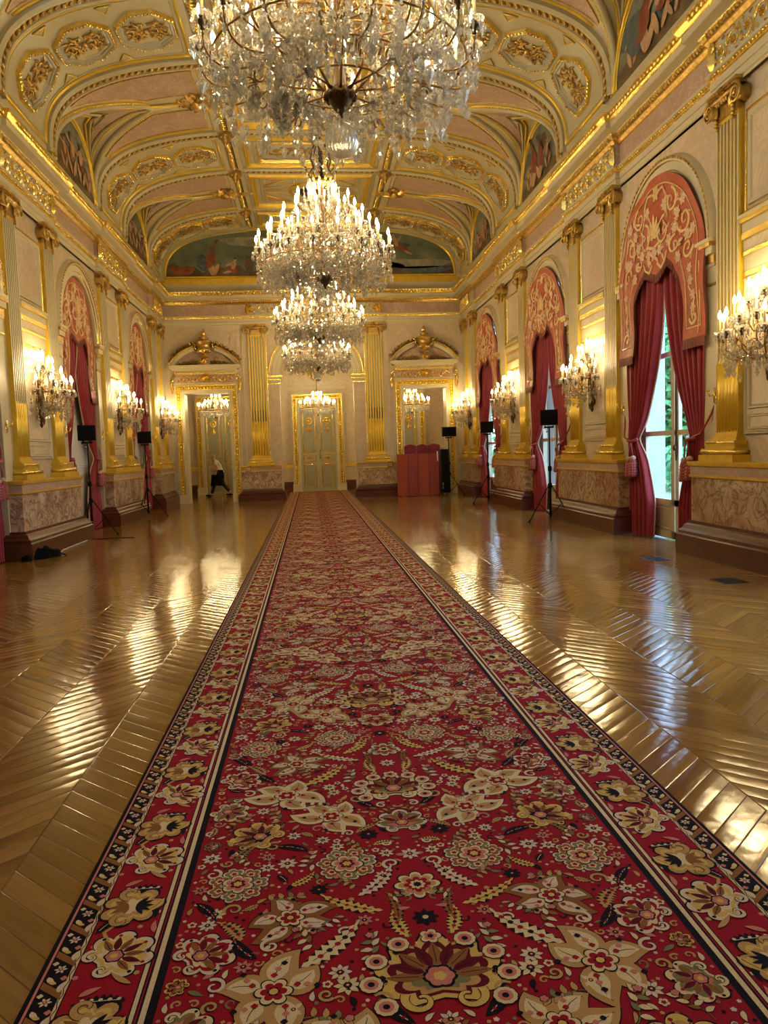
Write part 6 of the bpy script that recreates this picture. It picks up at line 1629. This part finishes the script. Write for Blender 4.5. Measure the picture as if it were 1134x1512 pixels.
def field_tile():
    s = Pat(); rr = random.Random(12)
    # --- right half, mirrored afterwards (x 0..0.83, y 0..FT)
    def butterfly(x, y, r, rot, c1, c2):      # five curling petals
        for i, a in enumerate((0.2, 1.25, 2.5, 3.9, 5.2)):
            a += rot; L = r * (1.15 if i % 2 else 0.95)
            s.leaf(x + 0.1 * r * cos(a), y + 0.1 * r * sin(a), a, L + .004, r * 0.36 + .003, cD, 2, False, 0.9 if i % 2 else -0.8)
            s.leaf(x + 0.1 * r * cos(a), y + 0.1 * r * sin(a), a, L, r * 0.36, c1, 3, False, 0.9 if i % 2 else -0.8)
            s.leaf(x + 0.28 * r * cos(a), y + 0.28 * r * sin(a), a, L * .66, r * 0.2, c2, 5, False, 0.9 if i % 2 else -0.8)
            for k in range(3): s.blob(x + r * (0.45 + 0.17 * k) * cos(a + .12 * k), y + r * (0.45 + .17 * k) * sin(a + .12 * k), r * 0.065, 4, 0.2, (cR, cP, cD)[k], 8)
        s.flower(x, y, r * 0.34, 6, [(cC, 1), (cR, 0.72), (cD, 0.35)], 9)
        s.blob(x, y, r * 0.08, 4, 0, cY, 13)
    def multi(x, y, r, rot):
        for i in range(7):
            a = rot + 2 * pi * i / 7; s.flower(x + r * 0.6 * cos(a), y + r * 0.6 * sin(a), r * 0.34, 5, [(cL, 1), (cO if i % 2 else cB, 0.82), (cC, 0.42), (cR, 0.25)], 2)
        s.flower(x, y, r * 0.48, 6, [(cC, 1), (cP, 0.8), (cW, 0.5), (cY, 0.28)], 7, rot)
    def cornu(x, y, ang, L, w, c, bend, l=1):
        s.leaf(x, y, ang, L, w + 0.003, cD, l, False, bend, 0); s.leaf(x, y, ang, L * .985, w, c, l + 1, False, bend, 9)
        for k in range(5):
            t_ = 0.25 + 0.13 * k; cx = x + L * t_ * cos(ang + bend * t_ * .5); cy = y + L * t_ * sin(ang + bend * t_ * .5); s.blob(cx, cy, w * 0.32, 4, 0.1, cD if k % 2 else cR, l + 3)
    def sprig(x, y, a, L, c1=cO, c2=cL, fl=True):
        crv = [(x + L * t_ * cos(a + 0.5 * sin(t_ * 2)), y + L * t_ * sin(a + 0.5 * sin(t_ * 2))) for t_ in [i / 8 for i in range(9)]]
        s.ribbon(crv, 0.0035, 0.002, cD, 1); s.ribbon(crv, 0.0018, 0.001, c1, 2)
        for i in (2, 3, 4, 5, 6, 7):
            q = 1 if i % 2 else -1; s.leaf(crv[i][0], crv[i][1], a + q * 0.9, L * 0.28, L * 0.07, c2 if i % 3 else c1, 3, True, q * 0.5)
        if fl: s.blob(crv[-1][0], crv[-1][1], L * 0.12, 5, 0.25, cD, 4); s.blob(crv[-1][0], crv[-1][1], L * 0.095, 5, 0.25, cP, 5)
    # axis ornaments
    for y, R in ((0.0, 0.215), (1.32, 0.17)):
        s.palmette(0, y, pi / 2, R, [(cY if y == 0 else cC, 1.0), (cW, 0.80), (cT, 0.66), (cO, .5)], 2, 9)
        for i in range(9): a = -0.6 + (pi + 1.2) * i / 8; s.flower(R * 0.98 * cos(a), y + R * 0.9 * sin(a), 0.036, 5, [(cC, 1), (cP, 0.65), (cD, 0.3)], 9)
    s.flower(0, 0.50, 0.085, 8, [(cC, 1), (cT, 0.82), (cR, 0.6), (cC, 0.35), (cD, 0.2)], 2)
    s.flower(0, 1.80, 0.085, 8, [(cC, 1), (cO, 0.82), (cR, 0.6), (cC, 0.35), (cD, 0.2)], 2)
    s.palmette(0, 0.98, pi / 2, 0.12, [(cL, 1.0), (cO, 0.85), (cP, .6)], 2, 7); s.palmette(0, 2.28, -pi / 2, 0.12, [(cC, 1.0), (cT, 0.85), (cR, .6)], 2, 7)
    s.daisy(0, 0.30, 0.045, cD, cL); s.daisy(0, 1.62, 0.04, cL, cW); s.daisy(0, 0.72, 0.04, cL, cR); s.daisy(0, 2.04, 0.04, cD, cL); s.daisy(0, 2.46, 0.035, cL, cW)
    for base in (0.0, 1.32):
        f = 1 if base == 0 else -1
        def Y(y): return base + (y if f > 0 else 1.32 - y) if False else base + y
        cornu(0.07, Y(0.20), 1.1, 0.17, 0.024, cY, 0.5); cornu(0.10, Y(0.28), 1.9, 0.20, 0.018, cB, -0.9)
        cornu(0.22, Y(0.46), 2.6, 0.24, 0.026, cL if f > 0 else cY, -0.8, 3); cornu(0.14, Y(0.36), 0.2, 0.26, 0.024, cY if f > 0 else cC, 0.7, 2)
        cornu(0.42, Y(0.10), 2.6, 0.30, 0.032, cC if f > 0 else cY, -0.6, 4)
        butterfly(0.50, Y(0.00), 0.165, 0.3 if f > 0 else 2.0, cT if f > 0 else cC, cC if f > 0 else cT)
        butterfly(0.46, Y(0.36), 0.14, 1.2, cB, cL)
        butterfly(0.30, Y(1.08), 0.15, 2.2, cC if f > 0 else cT, cT if f > 0 else cC)
        multi(0.66, Y(0.60), 0.125, 0.4); multi(0.25, Y(0.68), 0.13, 0.2)
        s.palmette(0.74, Y(0.20), 2.6, 0.115, [(cL, 1.0), (cR, 0.82), (cC, 0.62), (cP, .4)], 2, 7)
        s.palmette(0.60, Y(0.95), 0.6, 0.13, [(cY, 1.0), (cT, 0.8), (cD, .5)], 2, 7)
        s.palmette(0.76, Y(1.20), 3.6, 0.10, [(cC, 1.0), (cO, 0.8), (cP, .5)], 2, 7)
        for x, y in ((0.72, 0.42), (0.74, 0.36), (0.15, 0.90), (0.36, 0.52), (0.48, 0.72), (0.30, 0.06), (0.28, 0.0), (0.60, 1.18), (0.12, 0.58), (0.44, 1.24), (0.78, 0.80), (0.34, 0.88)): s.daisy(x, Y(y), rr.uniform(0.030, 0.042), rr.choice((cL, cL, cC, cD)), cW)
        cornu(0.56, Y(0.16), 0.6, 0.17, 0.02, cD, 0.8, 2); cornu(0.80, Y(0.50), 3.8, 0.15, 0.018, cD, 0.6, 2); cornu(0.40, Y(0.80), 0.8, 0.17, 0.02, cD, -0.9, 2); cornu(0.10, Y(1.14), 0.6, 0.16, 0.02, cD, 0.8, 2); cornu(0.68, Y(0.76), 1.7, 0.15, 0.022, cO, .8, 2); cornu(0.20, Y(0.92), 2.2, 0.13, 0.016, cT, .8, 2); cornu(0.62, Y(0.26), 1.4, 0.15, 0.026, cT, -1.0, 2); cornu(0.47, Y(0.56), 2.9, 0.13, 0.018, cY, -1.0, 2)
        for x, y, a, L in ((0.18, 0.08, 1.0, .15), (0.36, 0.18, 0.5, .14), (0.56, 0.46, 2.4, .14), (0.40, 0.66, 1.2, .13), (0.74, 0.86, 2.2, .16), (0.5, 1.05, 0.7, .15), (0.16, 0.78, 0.3, .12), (0.72, 1.04, 1.6, .13), (0.42, 1.20, 2.8, .14), (0.08, 1.06, 1.8, .1), (0.60, 0.74, 0.2, .12), (0.20, 0.52, 0.2, .12), (0.12, 0.42, 2.2, .1), (0.30, 0.36, 5.0, .12)): sprig(x, Y(y), a, L, rr.choice((cO, cB)), rr.choice((cL, cC, cT)))
        for x, y, sg in ((0.66, 0.44, 1), (0.52, 0.22, -1), (0.08, 0.66, 1), (0.36, 0.98, -1), (0.76, 0.68, 1), (0.54, 0.86, -1), (0.18, 1.24, 1), (0.68, 0.05, 1), (0.28, 0.26, -1)): s.scroll(x, Y(y), 0.035, rr.uniform(0, 6), 1.1, sg, 0.007, 0.003, rr.choice((cP, cL, cT)), 2)
        for i in range(70):
            x, y = rr.uniform(0.03, 0.81), rr.uniform(0, 1.32); k = rr.random()
            if k < 0.4: s.blob(x, Y(y), rr.uniform(0.006, 0.012), 5, 0.3, rr.choice((cL, cP, cT, cY)), 1)
            elif k < 0.75: s.leaf(x, Y(y), rr.uniform(0, 6.3), rr.uniform(0.03, 0.06), rr.uniform(0.006, 0.011), rr.choice((cO, cD, cT, cL, cP)), 1, True, rr.uniform(-1, 1))
            else: s.scroll(x, Y(y), 0.02, rr.uniform(0, 6), 0.8, rr.choice((-1, 1)), 0.004, 0.002, rr.choice((cO, cD, cT)), 1, False)
    # fill what is still bare, by dart throwing against the motifs so far
    occ = [(sum(x for x, y in p_[0]) / len(p_[0]), sum(y for x, y in p_[0]) / len(p_[0]) % FT, 0.5 * max(max(x for x, y in p_[0]) - min(x for x, y in p_[0]), max(y for x, y in p_[0]) - min(y for x, y in p_[0]))) for p_ in s.p]
    def free(x, y, r):
        for a, b, q in occ:
            if abs(a - x) < r + q:
                dy = abs(b - y); dy = min(dy, FT - dy)
                if (a - x) ** 2 + dy * dy < (r + 0.72 * q) ** 2: return False
        return True
    for r, tries in ((0.062, 700), (0.045, 900), (0.032, 1600), (0.021, 3000), (0.013, 4500)):
        for _ in range(tries):
            x, y = rr.uniform(0.02 + r, 0.835 - r * 0.8), rr.uniform(0, FT)
            if not free(x, y, r): continue
            occ.append((x, y, r)); k = rr.random(); a = rr.uniform(0, 6.28); c1, c2 = rr.choice(((cC, cR), (cL, cP), (cY, cT), (cT, cC), (cO, cL)))
            if r > 0.04:
                if k < 0.35: s.palmette(x, y, a, r * 0.95, [(c1, 1.0), (cW, 0.78), (c2, 0.6)], 2, 7)
                elif k < 0.65: s.flower(x, y, r * 0.95, rr.choice((5, 6, 7)), [(c1, 1), (c2, 0.78), (cD, 0.5), (cL, 0.38), (cR, 0.2)], 2, a)
                else:
                    cornu(x - r * cos(a), y - r * sin(a), a, r * 2.0, r * 0.36, rr.choice((cD, cO, cY, cT)), rr.choice((-0.8, 0.8)), 2)
                    s.scroll(x + r * 0.5 * cos(a + 1.5), y + r * .5 * sin(a + 1.5), r * 0.45, a, 1.1, 1, 0.006, 0.003, cL, 2)
            elif r > 0.025:
                if k < 0.4: s.daisy(x, y, r * 0.95, rr.choice((cL, cC, cD, cP)), cW, 7, 2)
                elif k < 0.75: s.leaf(x - r * cos(a), y - r * sin(a), a, r * 2, r * 0.45, rr.choice((cD, cT, cO, cY)), 2, True, 0.7, 6)
                else: s.scroll(x, y, r * 0.8, a, 1.2, rr.choice((-1, 1)), 0.006, 0.003, rr.choice((cL, cP, cT)), 2)
            elif r > 0.016:
                if k < 0.35: s.flower(x, y, r * 0.8, 5, [(rr.choice((cL, cP, cC)), 1), (cR, 0.5)], 2, a)
                elif k < 0.8: s.leaf(x - r * cos(a), y - r * sin(a), a, r * 2, r * 0.4, rr.choice((cL, cT, cD, cO, cC)), 2, True, 0.8)
                else: s.scroll(x, y, r * 0.8, a, 1.0, 1, 0.004, 0.002, cT, 2, False)
            else: s.blob(x, y, r * 0.55, rr.choice((4, 5)), 0.3, rr.choice((cL, cT, cP, cD, cO)), 2, a)
    cl = []
    for pts, c, l in s.p + mirror([q for q in s.p if abs(sum(x for x, y in q[0])) / len(q[0]) > 1e-3]):
        if max(abs(x) for x, y in pts) > 0.86: pts = [(max(-0.835, min(0.835, x)), y) for x, y in pts]
        cl.append((pts, c, l))
    return cl
BT = 0.59
def border_tile():                          # u: 0 (inner, x=.905) .. .225 (outer x=1.13) drawn in x 0.905..1.13
    s = Pat(); xc = 1.015
    # big cream palmette
    s.palmette(xc + 0.005, 0.11, pi - 0.6, 0.130, [(cL, 1.0), (cY, 0.84), (cC, .6)], 3, 7)
    # tan flower
    s.flower(xc + 0.008, 0.385, 0.108, 7, [(cT, 1), (cY, 0.80), (cT, 0.62), (cC, .42)], 4, 0.4, 1, 1.05)
    for i in range(5): a = 2.2 + 0.5 * i; s.leaf(xc - 0.005, 0.385, a, 0.065, 0.010, cD, 10, False)
    for i in range(4): a = -1.2 + 0.6 * i; s.leaf(xc + 0.02, 0.385, a, 0.07, 0.012, cB, 10, False)
    for q in (-1, 1): s.scroll(xc + 0.03, 0.385 + q * 0.085, 0.04, -q * pi / 2, 0.8, q, 0.012, 0.005, cT, 9)
    # dark serrated leaf curving round the flower
    crv = [(0.925 + 0.02 * sin(t_ * 3), 0.46 - 0.16 * (1 - t_)) for t_ in [i / 8 for i in range(9)]]
    s.leaf(0.93, 0.30, 1.6, 0.16, 0.012, cD, 3, False, -0.6); s.leaf(0.935, 0.49, 0.15, 0.16, 0.024, cD, 3, False, -0.35, 8)
    for k in range(5): s.blob(0.955 + 0.027 * k, 0.497 + 0.001 * k, 0.0065, 4, 0, cL, 6)
    s.leaf(1.11, 0.24, 1.9, 0.10, 0.018, cD, 3, False, 0.5, 7); s.leaf(0.935, 0.56, 0.5, 0.10, 0.010, cT, 3, True, 0.4); s.leaf(1.08, 0.52, 2.4, 0.07, 0.012, cP, 3, True, 0.4)
    s.leaf(0.918, 0.42, -1.2, 0.11, 0.014, cY, 4, True, 0.5); s.leaf(0.915, 0.22, 1.2, 0.07, 0.010, cP, 3, True, 0.5)
    s.ribbon([(1.06, 0.19), (1.085, 0.24), (1.05, 0.29), (1.02, 0.31)], 0.008, 0.004, cT, 6)
    for x, y, c in ((0.92, 0.16, cL), (1.115, 0.02, cP), (0.93, 0.02, cT), (1.115, 0.36, cT), (0.925, 0.34, cL), (1.11, 0.44, cL), (1.10, 0.17, cP), (0.97, 0.26, cT)): s.blob(x, y, 0.010, 5, 0.2, c, 2)
    return s.p
MT = 0.148
def minor_tile():
    s = Pat(); xc = 1.172
    s.poly([(1.135, 0.03), (1.208, 0.085), (1.208, 0.115), (1.135, 0.06)], cB, 1)
    s.daisy(xc, 0.02, 0.020, cL, cP, 6, 2); s.leaf(1.145, 0.06, 1.3, 0.05, 0.010, cL, 2, False, 0.8); s.leaf(1.198, 0.135, -1.9, 0.045, 0.009, cC, 3, False, -0.8); s.blob(1.15, 0.125, 0.011, 4, 0.3, cP, 2); s.blob(1.196, 0.05, 0.010, 4, 0.3, cC, 2); s.leaf(1.165, 0.10, 0.4, 0.03, 0.007, cY, 3, False)
    return s.p
def carpet():
    y0, y1 = -1.2, DG - 0.55
    root = thing('carpet_runner', 'long red floral carpet runner with palmette borders down the middle of the parquet', 'carpet', (0, 0, 0))
    ZT = 0.010; DZ_ = 0.00025
    g = G(); g.box(-1.235, 1.235, y0, y1, 0.0005, ZT - 0.0005, 1); g.poly([(-0.84, y0, ZT), (0.84, y0, ZT), (0.84, y1, ZT), (-0.84, y1, ZT)], 0)
    for s in (-1, 1):
        def st(a, b, c, dz=0.0): 
            a, b = s * a, s * b; g.poly([(min(a, b), y0, ZT + dz), (max(a, b), y0, ZT + dz), (max(a, b), y1, ZT + dz), (min(a, b), y1, ZT + dz)], c)
        st(0.836, 0.862, cD, .0001); st(0.862, 0.879, cC); st(0.879, 0.886, cD); st(0.886, 0.891, cR); st(0.891, 0.896, cD); st(0.896, 0.909, cC); st(0.909, 0.913, cD); st(0.913, 1.122, cR); st(1.122, 1.1265, cD); st(1.1265, 1.1395, cC); st(1.1395, 1.212, cD); st(1.212, 1.220, cP); st(1.220, 1.235, cD)
    def put(tile, ya, yb, dy, sx=1):
        n0 = int(floor(ya / dy)); n1 = int(math.ceil(yb / dy))
        for k in range(n0, n1):
            oy = k * dy
            if oy > 20 and dy < 0.2 and False: continue
            for ti, (pts, c, l) in enumerate(tile):
                yy_ = [p[1] + oy for p in pts]
                if min(yy_) < y0 or max(yy_) > y1: continue
                z = ZT + 0.0006 + DZ_ * (l + 0.9 * ti / len(tile)); o = len(g.v); g.v.extend([(sx * p[0], p[1] + oy, z) for p in pts]); g.f.append(tuple(range(o, o + len(pts)))); g.m.append(c); g.sm.append(False)
    put([([(x, y - 0.45) for x, y in pts], c, l) for pts, c, l in field_tile()], y0, y1, FT)
    bt = [([(x, y - 0.04) for x, y in pts], c, l) for pts, c, l in border_tile()]; mtile = minor_tile()
    for sx in (-1, 1): put(bt, y0, y1, BT, sx); put(mtile, y0, y1, MT, sx)
    # zig-zag on the cream guard stripe and dashes on the double stripe
    for sx in (-1, 1):
        k = 0; y = y0 + .05
        while y < min(y1, 16) - 0.1:
            q = 1 if k % 2 else -1
            o = len(g.v); g.v.extend([(sx * (1.133 + q * 0.004 - 0.0015), y, ZT + .0006), (sx * (1.133 + q * 0.004 + 0.0015), y, ZT + .0006), (sx * (1.133 - q * 0.004 + 0.0015), y + 0.03, ZT + .0006), (sx * (1.133 - q * 0.004 - 0.0015), y + 0.03, ZT + .0006)]); g.f.append((o, o + 1, o + 2, o + 3)); g.m.append(cD); g.sm.append(False)
            y += 0.03; k += 1
    g.obj('pile', CMATS, root)
    # worn fringe threads at the left edge
carpet()

# ------------------------------------------------------------------ world, colour management
w = bpy.data.worlds.new('world'); SC.world = w; w.use_nodes = True; nt = w.node_tree; bg = nt.nodes['Background']
tc = nt.nodes.new('ShaderNodeTexCoord'); sp = nt.nodes.new('ShaderNodeSeparateXYZ'); nt.links.new(tc.outputs['Generated'], sp.inputs[0])
nt.links.new(ramp(nt, sp.outputs[2], [(0.0, (0.50, 0.70, 1.0)), (0.5, (0.38, 0.62, 1.0))]), bg.inputs[0]); bg.inputs[1].default_value = 9.0
SC.view_settings.view_transform = 'Standard'; SC.view_settings.look = 'None'; SC.view_settings.gamma = 1; SC.view_settings.use_curve_mapping = False
SC.view_settings.exposure = 0.42
cy = SC.cycles
cy.use_denoising = True; cy.max_bounces = 7; cy.diffuse_bounces = 3; cy.glossy_bounces = 3; cy.transmission_bounces = 5; cy.transparent_max_bounces = 14
cy.sample_clamp_indirect = 10.0; cy.sample_clamp_direct = 0.0; cy.caustics_reflective = False; cy.caustics_refractive = False; cy.use_light_tree = True
